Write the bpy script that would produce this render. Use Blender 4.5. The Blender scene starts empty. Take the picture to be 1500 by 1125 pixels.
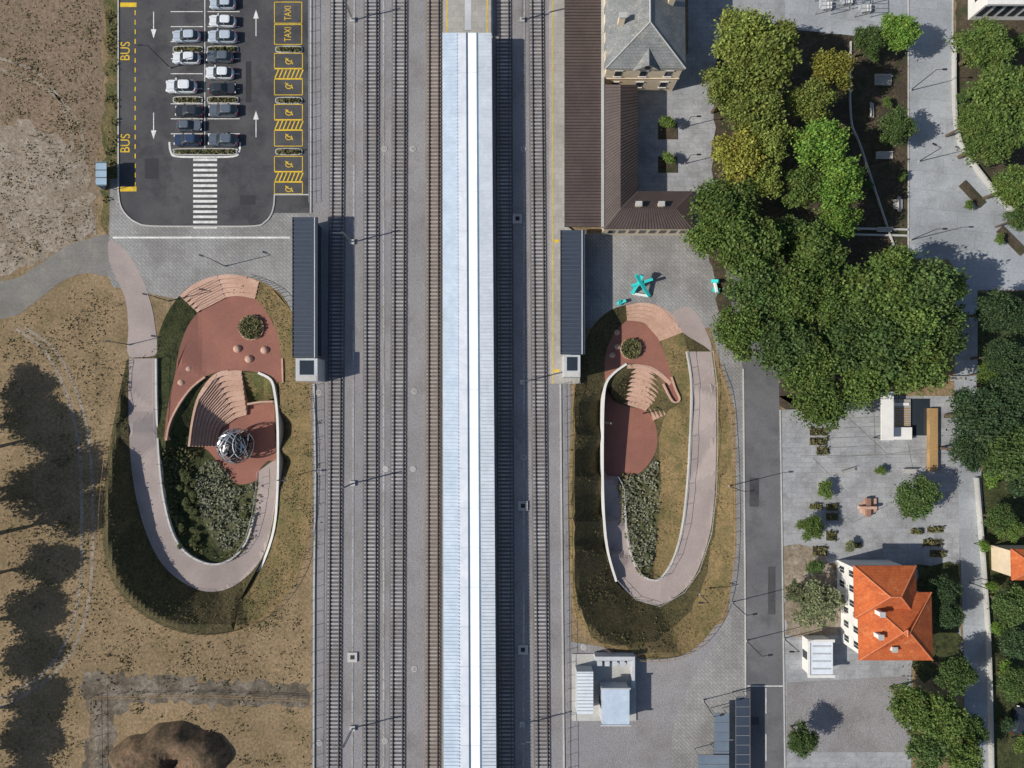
import bpy, math, random
import numpy as np
from mathutils import Vector, Matrix
from mathutils.geometry import delaunay_2d_cdt
random.seed(7); rng=np.random.default_rng(7)
scene=bpy.context.scene
# ---------------------------------------------------------------- camera
H=110.0; TH=math.radians(2.0); CT,ST=math.cos(TH),math.sin(TH)
cam=bpy.data.cameras.new("camera"); camo=bpy.data.objects.new("camera",cam); scene.collection.objects.link(camo)
camo.location=(0,0,H); camo.rotation_euler=(TH,0,0); cam.lens=24; cam.sensor_width=36; cam.clip_end=6000; cam.clip_start=0.5
scene.camera=camo
def W(x,y,z=0.0):
    dx=(x-750)/1000.0; dy=(562.5-y)/1000.0
    yy=dy*CT+ST; zz=dy*ST-CT
    t=(z-H)/zz
    return (dx*t,yy*t,z)
# ---------------------------------------------------------------- light
EL=math.radians(38); AZ=math.radians(14)
w=bpy.data.worlds.new("World"); scene.world=w; w.use_nodes=True
nt=w.node_tree; sky=nt.nodes.new('ShaderNodeTexSky'); sky.sky_type='NISHITA'; sky.sun_disc=False
sky.sun_elevation=EL; sky.sun_rotation=math.atan2(-math.cos(AZ),-math.sin(AZ))%(2*math.pi)
bg=nt.nodes['Background']; bg.inputs['Strength'].default_value=0.10; nt.links.new(sky.outputs[0],bg.inputs[0])
sl=bpy.data.lights.new("sun","SUN"); sl.energy=4.9; sl.angle=math.radians(0.5); sl.color=(1,0.94,0.85)
so=bpy.data.objects.new("sun",sl); scene.collection.objects.link(so)
so.rotation_euler=Vector((math.cos(AZ)*math.cos(EL),math.sin(AZ)*math.cos(EL),-math.sin(EL))).to_track_quat('-Z','Y').to_euler()
scene.view_settings.view_transform='Standard'; scene.view_settings.look='None'; scene.view_settings.exposure=0
# ---------------------------------------------------------------- materials
def N(nt,t,**k):
    n=nt.nodes.new(t)
    for a,b in k.items(): setattr(n,a,b)
    return n
def mat(name,c,c2=None,var=0.25,fine=3.0,big=0.12,rough=0.9,bump=0.0,c3=None,mid=0.6,thr=0.58,metal=0.0,brick=None,wave=None,spec=0.3,objcol=False,detail=6,soft=0.12):
    m=bpy.data.materials.new(name); m.use_nodes=True; nt=m.node_tree; L=nt.links.new
    b=nt.nodes['Principled BSDF']; b.inputs['Roughness'].default_value=rough; b.inputs['Metallic'].default_value=metal
    b.inputs['Specular IOR Level'].default_value=spec
    tc=N(nt,'ShaderNodeTexCoord'); co=tc.outputs['Object']
    c2=c2 or tuple(v*0.8 for v in c)
    nb=N(nt,'ShaderNodeTexNoise'); nb.inputs['Scale'].default_value=big; nb.inputs['Detail'].default_value=detail; nb.inputs['Roughness'].default_value=0.6; L(co,nb.inputs['Vector'])
    mr=N(nt,'ShaderNodeMapRange'); mr.inputs[1].default_value=0.38; mr.inputs[2].default_value=0.62; L(nb.outputs[0],mr.inputs[0])
    mx=N(nt,'ShaderNodeMix',data_type='RGBA'); mx.inputs[6].default_value=(*c,1); mx.inputs[7].default_value=(*c2,1); L(mr.outputs[0],mx.inputs[0]); col=mx.outputs[2]
    if c3:
        nm=N(nt,'ShaderNodeTexNoise'); nm.inputs['Scale'].default_value=mid; nm.inputs['Detail'].default_value=7; nm.inputs['Roughness'].default_value=0.68; L(co,nm.inputs['Vector'])
        m3=N(nt,'ShaderNodeMapRange'); m3.inputs[1].default_value=thr-soft/2; m3.inputs[2].default_value=thr+soft/2; L(nm.outputs[0],m3.inputs[0])
        x3=N(nt,'ShaderNodeMix',data_type='RGBA'); L(m3.outputs[0],x3.inputs[0]); L(col,x3.inputs[6]); x3.inputs[7].default_value=(*c3,1); col=x3.outputs[2]
    if brick:
        bw,bh,dark,rot,ms=brick
        mp=N(nt,'ShaderNodeMapping'); mp.inputs['Rotation'].default_value=(0,0,rot); L(co,mp.inputs[0])
        bt=N(nt,'ShaderNodeTexBrick'); bt.inputs['Scale'].default_value=1.0; bt.inputs['Brick Width'].default_value=bw; bt.inputs['Row Height'].default_value=bh
        bt.inputs['Mortar Size'].default_value=ms; bt.inputs['Color1'].default_value=(1,1,1,1); bt.inputs['Color2'].default_value=(0.86,0.86,0.86,1); bt.inputs['Mortar'].default_value=(dark,dark,dark,1)
        L(mp.outputs[0],bt.inputs['Vector'])
        vm=N(nt,'ShaderNodeVectorMath',operation='MULTIPLY'); L(col,vm.inputs[0]); L(bt.outputs['Color'],vm.inputs[1]); col=vm.outputs[0]
    if wave:
        ws,wd,axis=wave
        wt=N(nt,'ShaderNodeTexWave',wave_type='BANDS',bands_direction=axis); wt.inputs['Scale'].default_value=ws; L(co,wt.inputs['Vector'])
        wm=N(nt,'ShaderNodeMapRange'); wm.inputs[3].default_value=wd; wm.inputs[4].default_value=1.0; L(wt.outputs['Fac'],wm.inputs[0])
        v2=N(nt,'ShaderNodeVectorMath',operation='SCALE'); L(col,v2.inputs[0]); L(wm.outputs[0],v2.inputs['Scale']); col=v2.outputs[0]
    nf=N(nt,'ShaderNodeTexNoise'); nf.inputs['Scale'].default_value=fine; nf.inputs['Detail'].default_value=8; nf.inputs['Roughness'].default_value=0.75; L(co,nf.inputs['Vector'])
    mf=N(nt,'ShaderNodeMapRange',clamp=False); mf.inputs[1].default_value=0.35; mf.inputs[2].default_value=0.65; mf.inputs[3].default_value=1-var; mf.inputs[4].default_value=1+var; L(nf.outputs[0],mf.inputs[0])
    vs=N(nt,'ShaderNodeVectorMath',operation='SCALE'); L(col,vs.inputs[0]); L(mf.outputs[0],vs.inputs['Scale']); col=vs.outputs[0]
    if objcol:
        oi=N(nt,'ShaderNodeObjectInfo'); vo=N(nt,'ShaderNodeVectorMath',operation='MULTIPLY'); L(col,vo.inputs[0]); L(oi.outputs['Color'],vo.inputs[1]); col=vo.outputs[0]
    L(col,b.inputs['Base Color'])
    if bump:
        bp=N(nt,'ShaderNodeBump'); bp.inputs['Strength'].default_value=bump; bp.inputs['Distance'].default_value=0.2; L(nf.outputs[0],bp.inputs['Height']); L(bp.outputs[0],b.inputs['Normal'])
    return m
def leafmat(name):
    m=bpy.data.materials.new(name); m.use_nodes=True; nt=m.node_tree; L=nt.links.new
    b=nt.nodes['Principled BSDF']; b.inputs['Roughness'].default_value=0.6; b.inputs['Specular IOR Level'].default_value=0.3
    oi=N(nt,'ShaderNodeObjectInfo'); ge=N(nt,'ShaderNodeNewGeometry')
    hs=N(nt,'ShaderNodeHueSaturation')
    mr=N(nt,'ShaderNodeMapRange'); mr.inputs[3].default_value=0.5; mr.inputs[4].default_value=1.5; L(ge.outputs['Random Per Island'],mr.inputs[0])
    tc=N(nt,'ShaderNodeTexCoord'); no=N(nt,'ShaderNodeTexNoise'); no.inputs['Scale'].default_value=2.6; L(tc.outputs['Object'],no.inputs['Vector'])
    mh=N(nt,'ShaderNodeMapRange'); mh.inputs[1].default_value=0.3; mh.inputs[2].default_value=0.7; mh.inputs[3].default_value=0.485; mh.inputs[4].default_value=0.52; L(no.outputs[0],mh.inputs[0]); L(mh.outputs[0],hs.inputs['Hue'])
    L(oi.outputs['Color'],hs.inputs['Color']); L(mr.outputs[0],hs.inputs['Value'])
    L(hs.outputs[0],b.inputs['Base Color'])
    tr=N(nt,'ShaderNodeBsdfTranslucent'); L(hs.outputs[0],tr.inputs[0]); ms=N(nt,'ShaderNodeMixShader'); ms.inputs[0].default_value=0.3
    L(b.outputs[0],ms.inputs[1]); L(tr.outputs[0],ms.inputs[2]); L(ms.outputs[0],nt.nodes['Material Output'].inputs[0])
    return m
M={}
M['soil']=mat('dry_soil',(0.285,0.205,0.118),(0.215,0.155,0.088),0.40,2.2,0.06,bump=0.8,c3=(0.155,0.118,0.058),mid=0.22,thr=0.58,soft=0.25)
M['dirt']=mat('grey_dirt',(0.225,0.162,0.112),(0.175,0.13,0.088),0.40,1.8,0.07,bump=0.8,c3=(0.125,0.10,0.055),mid=0.35,thr=0.62,soft=0.2)
M['gravel']=mat('pale_gravel',(0.275,0.23,0.18),(0.21,0.17,0.125),0.36,1.8,0.12,bump=0.8,c3=(0.33,0.29,0.24),mid=0.5,thr=0.59,soft=.2)
M['darkdirt']=mat('dark_gravel_dirt',(0.20,0.17,0.135),(0.12,0.10,0.075),0.45,1.6,0.3,bump=0.9,c3=(0.09,0.075,0.055),mid=0.3,thr=0.52,soft=.15)
M['trackpath']=mat('gravel_path',(0.195,0.188,0.175),(0.155,0.147,0.132),0.18,3,0.2,c3=(.23,.21,.18),mid=.3,thr=.6,soft=.2)
M['asphalt']=mat('asphalt',(0.055,0.055,0.060),(0.080,0.079,0.082),0.18,6,0.12,rough=0.8,c3=(0.042,0.042,0.047),mid=0.2,thr=0.56,soft=0.15)
M['road']=mat('road_asphalt',(0.115,0.116,0.123),(0.15,0.148,0.152),0.16,6,0.1,c3=(0.095,0.095,0.102),mid=0.25,thr=0.57,soft=0.2)
M['ballast']=mat('ballast',(0.25,0.243,0.253),(0.30,0.288,0.29),0.26,5,0.06,bump=0.7,c3=(0.21,0.198,0.197),mid=0.12,thr=0.54,soft=.2)
M['dballast']=mat('track_ballast',(0.115,0.11,0.115),(0.155,0.145,0.145),0.35,6,0.2,bump=0.6)
M['rballast']=mat('stained_ballast',(0.165,0.14,0.125),(0.195,0.165,0.148),0.3,6,0.2,bump=0.6)
M['sleeper']=mat('concrete_sleeper',(0.39,0.385,0.385),(0.28,0.275,0.28),0.2,2,0.15,c3=(.24,.22,.205),mid=.08,thr=.55,soft=.2)
M['rsleeper']=mat('stained_sleeper',(0.34,0.305,0.28),(0.26,0.225,0.20),0.15,2,0.3)
M['rail']=mat('rail_steel',(0.16,0.14,0.135),None,0.1,2,rough=0.5,metal=0.3)
M['rust']=mat('rusty_rail',(0.15,0.095,0.07),None,0.1,2,rough=0.7)
M['herr']=mat('grey_paving',(0.315,0.312,0.305),(0.245,0.24,0.232),0.16,4,0.15,brick=(0.9,0.45,0.66,0.78,0.05),c3=(.22,.215,.21),mid=.15,thr=.57,soft=.2)
M['pave']=mat('pale_paving',(0.355,0.36,0.37),(0.295,0.305,0.32),0.16,3,0.15,brick=(1.6,0.8,0.78,0,0.04),c3=(0.24,0.24,0.245),mid=0.3,thr=0.57,soft=.2)
M['conc']=mat('concrete_road',(0.37,0.395,0.42),(0.295,0.315,0.34),0.14,3,0.08,brick=(6,3,0.8,0.1,0.05),c3=(.26,.275,.29),mid=.12,thr=.54,soft=.15)
M['plat']=mat('platform_paving',(0.40,0.385,0.36),(0.34,0.325,0.30),0.1,3,0.2,brick=(1.0,1.0,0.8,0,0.04))
M['ramp']=mat('pink_grey_ramp',(0.345,0.29,0.272),(0.285,0.24,0.226),0.12,5,0.15)
M['red']=mat('red_resin_paving',(0.285,0.125,0.093),(0.235,0.105,0.08),0.14,4,0.2)
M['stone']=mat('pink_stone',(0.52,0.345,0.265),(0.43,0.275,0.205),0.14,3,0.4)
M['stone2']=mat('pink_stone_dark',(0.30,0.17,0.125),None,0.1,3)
M['lawn']=mat('lawn',(0.10,0.105,0.034),(0.065,0.075,0.026),0.5,3.0,0.25,bump=1.0,c3=(0.18,0.135,0.06),mid=0.4,thr=0.54,soft=0.2)
M['lawnd']=mat('dry_lawn',(0.205,0.145,0.07),(0.15,0.112,0.05),0.42,3.0,0.2,bump=1.0,c3=(0.095,0.088,0.032),mid=0.3,thr=0.57,soft=0.2)
M['lawns']=mat('olive_bank_shade_tint',(0.075,0.062,0.028),(0.052,0.048,0.020),0.5,2.5,0.2,bump=1.0,c3=(0.10,0.078,0.036),mid=0.25,thr=0.57,soft=0.2)  # olive grass, darkened so the colour carries the steep banks' shade
M['lawng']=mat('dark_lawn',(0.040,0.050,0.016),(0.065,0.072,0.025),0.55,3.0,0.3,bump=1.0,c3=(0.022,0.027,0.010),mid=0.7,thr=0.56)
M['bed']=mat('planting_bed',(0.10,0.10,0.05),(0.07,0.075,0.03),0.5,3.0,0.3,bump=1.0)
M['dsoil']=mat('dark_garden_soil',(0.058,0.044,0.032),(0.085,0.065,0.042),0.45,2.0,0.3,bump=0.8,c3=(0.035,0.045,0.018),mid=0.5,thr=0.55)  # naturally dark brown soil with greenish patches
M['wpaint']=mat('white_road_paint',(0.70,0.70,0.68),(0.52,0.52,0.50),0.22,5,1.0)
M['ypaint']=mat('yellow_road_paint',(0.70,0.47,0.03),(0.53,0.36,0.04),0.22,5,1.0)
M['kerb']=mat('kerb_stone',(0.45,0.445,0.425),None,0.14,3)
M['white']=mat('white_wall',(0.72,0.71,0.68),(0.62,0.61,0.58),0.05,1)
M['cream']=mat('cream_wall',(0.70,0.58,0.42),(0.62,0.51,0.37),0.08,1)
M['concw']=mat('concrete_wall',(0.52,0.505,0.48),(0.43,0.415,0.39),0.1,2)
M['navy']=mat('navy_metal_roof',(0.036,0.048,0.070),(0.045,0.058,0.083),0.08,1,rough=0.5)
M['rib']=mat('navy_rib',(0.075,0.095,0.13),None,0.05,1,rough=0.45)
M['canw']=mat('white_roof_metal',(0.77,0.80,0.84),(0.69,0.735,0.79),0.07,1,0.3,rough=0.6)
M['canb']=mat('bluegrey_roof_metal',(0.46,0.54,0.635),(0.40,0.485,0.58),0.09,1,0.3,rough=0.6)
M['cang']=mat('pale_roof_metal',(0.66,0.71,0.76),(0.59,0.64,0.69),0.08,1,0.3,rough=0.6)
M['gut']=mat('gutter_metal',(0.20,0.29,0.38),None,0.05,1,rough=0.5)
M['panel']=mat('grey_glazed_panel',(0.17,0.21,0.26),(0.13,0.165,0.21),0.08,1,rough=0.3)
M['brown']=mat('brown_metal_roof',(0.078,0.060,0.055),(0.10,0.077,0.07),0.10,2,0.3,rough=0.55)
M['brownr']=mat('brown_seam',(0.045,0.034,0.03),None,0.07,2,rough=0.6)
M['slate']=mat('slate_roof',(0.24,0.25,0.25),(0.185,0.195,0.195),0.18,3,0.4,brick=(0.6,0.35,0.72,0,0.04),c3=(.30,.29,.26),mid=.6,thr=.6)
M['tile']=mat('orange_tile_roof',(0.53,0.128,0.038),(0.42,0.10,0.034),0.2,3,0.5,wave=(1.6,0.75,'Y'),c3=(.56,.18,.065),mid=.8,thr=.6)
M['ridge']=mat('ridge_tiles',(.56,.19,.09),None,.15,3)
M['glass']=mat('dark_glass',(0.03,0.04,0.05),None,0.05,1,rough=0.08,spec=0.6)
M['bglass']=mat('pale_blue_glass',(0.34,0.46,0.56),None,0.05,1,rough=0.2,spec=0.5)
M['black']=mat('dark_metal',(0.03,0.03,0.035),None,0.05,1,rough=0.5)
M['lgrey']=mat('light_grey_metal',(0.5,0.52,0.54),None,0.08,2,rough=0.5)
M['dgrey']=mat('galvanised_metal',(0.22,0.23,0.24),None,0.08,2,rough=0.5)
M['steel']=mat('polished_steel',(0.50,0.52,0.55),None,0.1,2,rough=0.35,metal=0.6)
M['teal']=mat('teal_paint',(0.03,0.50,0.48),None,0.06,2,rough=0.45)
M['rubber']=mat('rubber',(0.02,0.02,0.02),None,0.05,1)
M['carpaint']=mat('car_paint',(1,1,1),(0.97,0.97,0.97),0.03,1,rough=0.25,spec=0.6,objcol=True)
M['lampr']=mat('red_lens',(0.35,0.02,0.02),None,0.05,1,rough=0.2)
M['bark']=mat('bark',(0.12,0.09,0.06),None,0.3,3)
M['wood']=mat('timber',(0.42,0.27,0.12),(0.35,0.22,0.10),0.15,3,wave=(3,0.7,'X'))
M['shrub']=mat('shrub_leaves',(0.075,0.085,0.027),(0.14,0.125,0.06),0.5,2,1.0)
M['weed']=mat('weed_leaves',(0.12,0.10,0.045),(0.085,0.08,0.03),0.4,2,1.0)
M['dry']=mat('dry_grass',(0.30,0.225,0.125),(0.17,0.135,0.065),0.4,2,0.4)
M['sage']=mat('sage_leaves',(0.22,0.225,0.155),(0.13,0.14,0.085),0.45,2,0.6)
M['leaf']=leafmat('tree_leaves')
# ---------------------------------------------------------------- mesh builder
class MB:
    def __init__(s): s.v=[];s.f=[];s.m=[]
    def add(s,vs,fs,mi=0):
        o=len(s.v); s.v+= [tuple(p) for p in vs]
        for f in fs: s.f.append(tuple(o+i for i in f)); s.m.append(mi)
    def box(s,c,d,mi=0,rz=0.0,ry=0.0):
        R=Matrix.Rotation(rz,3,'Z')@Matrix.Rotation(ry,3,'Y'); c=Vector(c)
        vs=[c+R@Vector((d[0]*a/2,d[1]*b/2,d[2]*e/2)) for e in(-1,1) for b in(-1,1) for a in(-1,1)]
        s.add(vs,[(0,2,3,1),(4,5,7,6),(0,1,5,4),(2,6,7,3),(0,4,6,2),(1,3,7,5)],mi)
    def prism(s,poly,z0,z1,ms=0,mt=None):
        n=len(poly); a=sum(poly[i][0]*poly[(i+1)%n][1]-poly[(i+1)%n][0]*poly[i][1] for i in range(n))
        if a<0: poly=poly[::-1]
        vs=[(p[0],p[1],z0) for p in poly]+[(p[0],p[1],z1) for p in poly]
        s.add(vs,[(i,(i+1)%n,n+(i+1)%n,n+i) for i in range(n)],ms)
        s.add([(p[0],p[1],z1) for p in poly],[tuple(range(n))],ms if mt is None else mt)
    def pxprism(s,poly,z1,z0=0.0,ms=0,mt=None): s.prism([W(x,y,z1)[:2] for x,y in poly],z0,z1,ms,mt)
    def pxbox(s,x0,y0,x1,y1,z1,z0=0.0,ms=0,mt=None): s.pxprism([(x0,y0),(x1,y0),(x1,y1),(x0,y1)],z1,z0,ms,mt)
    def cyl(s,p0,p1,r0,r1=None,n=8,mi=0,cap=True):
        r1=r0 if r1 is None else r1; p0=Vector(p0);p1=Vector(p1); d=(p1-p0).normalized()
        a=d.orthogonal().normalized(); b=d.cross(a)
        vs=[p0+(a*math.cos(t)+b*math.sin(t))*r0 for t in [2*math.pi*i/n for i in range(n)]]+[p1+(a*math.cos(t)+b*math.sin(t))*r1 for t in [2*math.pi*i/n for i in range(n)]]
        fs=[(i,(i+1)%n,n+(i+1)%n,n+i) for i in range(n)]
        if cap: fs+=[tuple(range(n))[::-1],tuple(range(n,2*n))]
        s.add(vs,fs,mi)
    def dome(s,c,rx,ry,rz,mi=0,n=12,k=5):
        vs=[];fs=[]
        for j in range(k):
            t=math.pi/2*j/k
            for i in range(n):
                a=2*math.pi*i/n; vs.append((c[0]+rx*math.cos(t)*math.cos(a),c[1]+ry*math.cos(t)*math.sin(a),c[2]+rz*math.sin(t)))
        vs.append((c[0],c[1],c[2]+rz))
        for j in range(k-1):
            for i in range(n): fs.append((j*n+i,j*n+(i+1)%n,(j+1)*n+(i+1)%n,(j+1)*n+i))
        for i in range(n): fs.append(((k-1)*n+i,(k-1)*n+(i+1)%n,k*n))
        s.add(vs,fs,mi)
    def make(s,name,mats,smooth=False):
        me=bpy.data.meshes.new(name); me.from_pydata(s.v,[],s.f)
        for m in mats: me.materials.append(M[m] if isinstance(m,str) else m)
        me.polygons.foreach_set('material_index',s.m)
        if smooth: me.polygons.foreach_set('use_smooth',[True]*len(s.f))
        me.update(); o=bpy.data.objects.new(name,me); scene.collection.objects.link(o); return o
def pip(pts,poly):
    pts=np.asarray(pts,float); x=pts[:,0];y=pts[:,1]; ins=np.zeros(len(pts),bool); n=len(poly)
    for i in range(n):
        x0,y0=poly[i];x1,y1=poly[(i+1)%n]
        if y0==y1: continue
        c=((y0>y)!=(y1>y))&(x<(x1-x0)*(y-y0)/(y1-y0)+x0); ins^=c
    return ins
def sm(p,n=5,closed=True):
    out=[];L=len(p)
    for i in range(L if closed else L-1):
        P=[np.array(p[(i+k)%L] if closed else p[min(max(i+k,0),L-1)],float) for k in(-1,0,1,2)]
        for j in range(n):
            t=j/n; out.append(tuple(0.5*((2*P[1])+(-P[0]+P[2])*t+(2*P[0]-5*P[1]+4*P[2]-P[3])*t*t+(-P[0]+3*P[1]-3*P[2]+P[3])*t**3)))
    if not closed: out.append(tuple(float(a) for a in p[-1]))
    return out
def cdt(loops,extra=()):
    vs=[];es=[]
    for lp in loops:
        o=len(vs); vs+=[Vector((a[0],a[1])) for a in lp]; es+=[(o+i,o+(i+1)%len(lp)) for i in range(len(lp))]
    vs+=[Vector((a[0],a[1])) for a in extra]
    r=delaunay_2d_cdt(vs,es,[],0,1e-4)
    return np.array([(v.x,v.y) for v in r[0]]),[tuple(f) for f in r[2]]
def orient(b,F):
    for f in F:
        a=np.array(b.v[f[0]]);c=np.array(b.v[f[1]]);d=np.array(b.v[f[2]])
        b.f.append(f if np.cross(c-a,d-a)[2]>0 else f[::-1])
def sheet(name,poly,z,m,holes=()):
    V,F=cdt([poly]+list(holes)); C=np.array([V[list(f)].mean(0) for f in F]); k=pip(C,poly)
    for h in holes: k&=~pip(C,h)
    b=MB(); b.v=[W(x,y,z) for x,y in V]; orient(b,[f for f,q in zip(F,k) if q]); b.m=[0]*len(b.f); return b.make(name,[m])
def rough(poly,amp,step=12):
    out=[];n=len(poly)
    for i in range(n):
        a=np.array(poly[i],float);b=np.array(poly[(i+1)%n],float);k=max(1,int(np.linalg.norm(b-a)/step))
        for j in range(k): out.append(tuple(a+(b-a)*j/k+rng.normal(0,amp,2)))
    return out
# ---------------------------------------------------------------- pits definition
D=-5.0; U=-1.3
ZL=[0,-1.0,-1.9,-2.6,-3.1,-3.5,-3.8,-4.0,-4.2,-4.4,-4.6,-4.8,D]
LO=[(189,525),(188,600),(192,680),(202,740),(220,795),(245,835),(285,862),(320,866),(352,852),(382,820),(397,775),(404,720),(404,672)]
LI=[(228,525),(229,600),(233,680),(240,735),(252,780),(270,808),(297,824),(322,826),(345,814),(362,790),(372,755),(378,712),(379,690)]
rimL=sm([(189,525),(183,540),(172,590),(160,655),(152,720),(150,790),(163,850),(195,890),(240,918),(290,930),(340,925),(385,905),(420,870),(445,820),(455,750),(457,670),(452,600),(443,530),(432,470),(415,435),(396,420),(380,412),(350,403),(320,403),(285,415),(263,433),(243,462),(231,495),(228,520)],4)
ZR=[0,-.5,-1.3,-2.0,-2.7,-3.3,-3.7,-3.95,-4.2,-4.4,-4.6,-4.8,D]
RO=[(1042,515),(1048,565),(1049,640),(1047,720),(1040,780),(1022,835),(1000,866),(965,886),(930,876),(905,850),(892,805),(886,750),(885,690)]
RI=[(1006,515),(1013,565),(1011,640),(1007,710),(1000,770),(988,815),(972,843),(958,850),(940,842),(925,815),(917,770),(913,715),(905,698)]
rimR=sm([(1042,515),(1052,545),(1064,580),(1070,640),(1073,720),(1073,800),(1065,870),(1045,920),(1010,955),(965,966),(920,961),(875,942),(845,905),(836,860),(833,760),(835,660),(840,580),(850,520),(865,482),(890,457),(915,447),(940,443),(965,448),(985,462),(1000,487)],4)
upL=sm([(290,458),(305,447),(328,437),(350,434),(374,438),(392,460),(406,490),(412,525),(413,558),(398,556),(375,545),(352,543),(325,543),(300,552),(280,568),(262,592),(250,630),(243,645),(240,640),(245,600),(256,550),(263,510),(275,478)],3)
loL=sm([(300,655),(318,640),(330,612),(358,592),(398,588),(402,620),(404,672),(392,675),(379,690),(376,703),(352,710),(334,698),(322,680),(305,660)],3)
grL=[(355,545),(375,546),(397,556),(399,588),(362,592)]
bedL=sm([(285,700),(305,675),(325,682),(350,714),(374,708),(376,745),(360,790),(335,808),(318,800),(300,770),(290,735)],3)
slopeG=[(372,405),(396,420),(430,460),(470,620),(470,790),(420,900),(380,925),(340,940),(350,880),(395,800),(404,720),(404,600),(398,556),(413,558),(412,520),(400,470),(374,438)]
crL=[(177,592,.3),(166,657,.8),(159,721,1.2),(158,788,1.4),(171,844,1.4),(200,882,1.3),(242,908,1.1),(289,918,.8),(335,913,.4)]
crR=[(845,590,.3),(842,662,.7),(840,760,.9),(843,857,1.0),(852,900,1.0),(879,934,.9),(921,950,.7),(962,954,.35)]
ctlL=[(x,y,0) for x,y in rimL]+[(*p,z) for p,z in zip(LO,ZL)]+[(*p,z) for p,z in zip(LI,ZL)]+sm(crL,3,False)
ctlL+=[(x,y,U) for x,y in upL[:50]]+[(x,y,D) for x,y in loL]
ctlL+=[(256,640,-3.0),(250,690,-3.6),(258,740,-4.2),(275,780,-4.5),(300,800,-4.8),(330,805,-4.8),(355,780,-4.9),(365,740,D),(300,720,D),(320,760,D),(285,680,-4.7),(275,652,-3.9)]
ctlL+=[(402,562,-1.1),(409,600,-1.3),(410,660,-1.8),(409,720,-2.3),(403,775,-2.9),(388,822,-3.4)]
upR=sm([(917,470),(940,472),(953,480),(966,500),(976,525),(984,552),(996,584),(986,588),(968,555),(942,536),(918,533),(900,545),(888,562),(886,530),(893,500)],3)
loR=sm([(888,575),(900,588),(925,597),(945,600),(958,617),(963,640),(960,662),(945,686),(925,698),(905,698),(885,690),(886,640)],3)
bedR=sm([(913,700),(945,688),(962,672),(966,720),(962,780),(955,835),(940,838),(926,812),(918,765)],3)
ctlR=[(x,y,0) for x,y in rimR]+[(*p,z) for p,z in zip(RO,ZR)]+[(*p,z) for p,z in zip(RI,ZR)]+sm(crR,3,False)
ctlR+=[(x,y,U) for x,y in upR]+[(x,y,D) for x,y in loR]+[(966,700,-4.7),(964,780,-4.8),(956,830,-4.4),(985,640,-3.2),(985,720,-3.6),(975,790,-4.0),(940,760,D),(895,570,-1.7),(898,583,-3.0)]
ctlR+=[(881,570,-1.3),(881,640,-1.9),(881,700,-2.3),(883,760,-2.6),(888,810,-2.9),(900,852,-3.2)]
class Interp:
    def __init__(s,c):
        d={}
        for x,y,z in c: d[(round(x,1),round(y,1))]=z
        P=list(d.keys()); V,F=cdt([],P); zz=[]
        A=np.array(P); Z=np.array([d[p] for p in P])
        for v in V: zz.append(Z[np.argmin(((A-v)**2).sum(1))])
        s.V=V;s.Z=np.array(zz);s.F=np.array(F)
        a,b,c_=V[s.F[:,0]],V[s.F[:,1]],V[s.F[:,2]]
        s.a,s.b,s.c=a,b,c_; s.den=((b[:,1]-c_[:,1])*(a[:,0]-c_[:,0])+(c_[:,0]-b[:,0])*(a[:,1]-c_[:,1]))
    def __call__(s,x,y):
        a,b,c=s.a,s.b,s.c
        with np.errstate(all='ignore'):
            u=((b[:,1]-c[:,1])*(x-c[:,0])+(c[:,0]-b[:,0])*(y-c[:,1]))/s.den
            v=((c[:,1]-a[:,1])*(x-c[:,0])+(a[:,0]-c[:,0])*(y-c[:,1]))/s.den
        q=np.minimum(np.minimum(u,v),1-u-v); q=np.nan_to_num(q,nan=-9); i=int(np.argmax(q))
        if q[i]<-0.05: return 0.0
        f=s.F[i]; return float(u[i]*s.Z[f[0]]+v[i]*s.Z[f[1]]+(1-u[i]-v[i])*s.Z[f[2]])
zL=Interp(ctlL); zR=Interp(ctlR)
def terrain(name,rim,regions,zf,base,step=6):
    rimA=np.array(rim); x0,y0=rimA.min(0);x1,y1=rimA.max(0)
    G=np.array([(x,y) for x in np.arange(x0+3,x1,step) for y in np.arange(y0+3,y1,step)]); G=G[pip(G,rim)]
    V,F=cdt([rim]+[r for r,_ in regions],G.tolist())
    C=np.array([V[list(f)].mean(0) for f in F]); k=pip(C,rim)
    mats=[base]; mi=np.zeros(len(F),int)
    for r,m in regions:
        if m not in mats: mats.append(m)
        mi[pip(C,r)]=mats.index(m)
    b=MB(); b.v=[W(x,y,zf(x,y)) for x,y in V]
    orient(b,[f for f,q in zip(F,k) if q]); b.m=[int(i) for i,q in zip(mi,k) if q]
    return b.make(name,mats)
rampL=sm(LO,4,False)+sm(LI,4,False)[::-1]; rampR=sm(RO,4,False)+sm(RI,4,False)[::-1]
innerL=sm([(228,525),(229,600),(233,680),(240,735),(252,780),(270,808),(297,824),(322,826),(345,814),(362,790),(372,755),(378,712),(352,708),(320,680),(300,660),(276,652),(281,610),(300,555),(262,592),(243,645),(240,640),(256,550),(288,458),(262,434),(240,465)],2)
terrain('sunken_garden_ground',rimL,[(slopeG,'lawnd'),(innerL,'lawng'),(bedL,'bed'),(rampL,'ramp'),(upL,'red'),(loL,'red'),(grL,'lawn')],zL,'lawns')
terrain('sunken_garden_ground',rimR,[(sm([(966,495),(1002,490),(1013,565),(1011,640),(1007,710),(1000,770),(980,830),(958,850),(962,780),(968,700),(965,640),(980,600),(996,584)],2),'lawnd'),
   (rough([(1042,515),(1090,540),(1090,990),(860,990),(852,930),(900,948),(960,940),(1005,905),(1035,850),(1049,760)],2.0),'lawnd'),(rough([(820,560),(842,560),(840,700),(842,870),(866,935),(820,960)],1.5),'lawnd'),(bedR,'bed'),(rampR,'ramp'),(upR,'red'),(loR,'red')],zR,'lawns')
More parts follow.
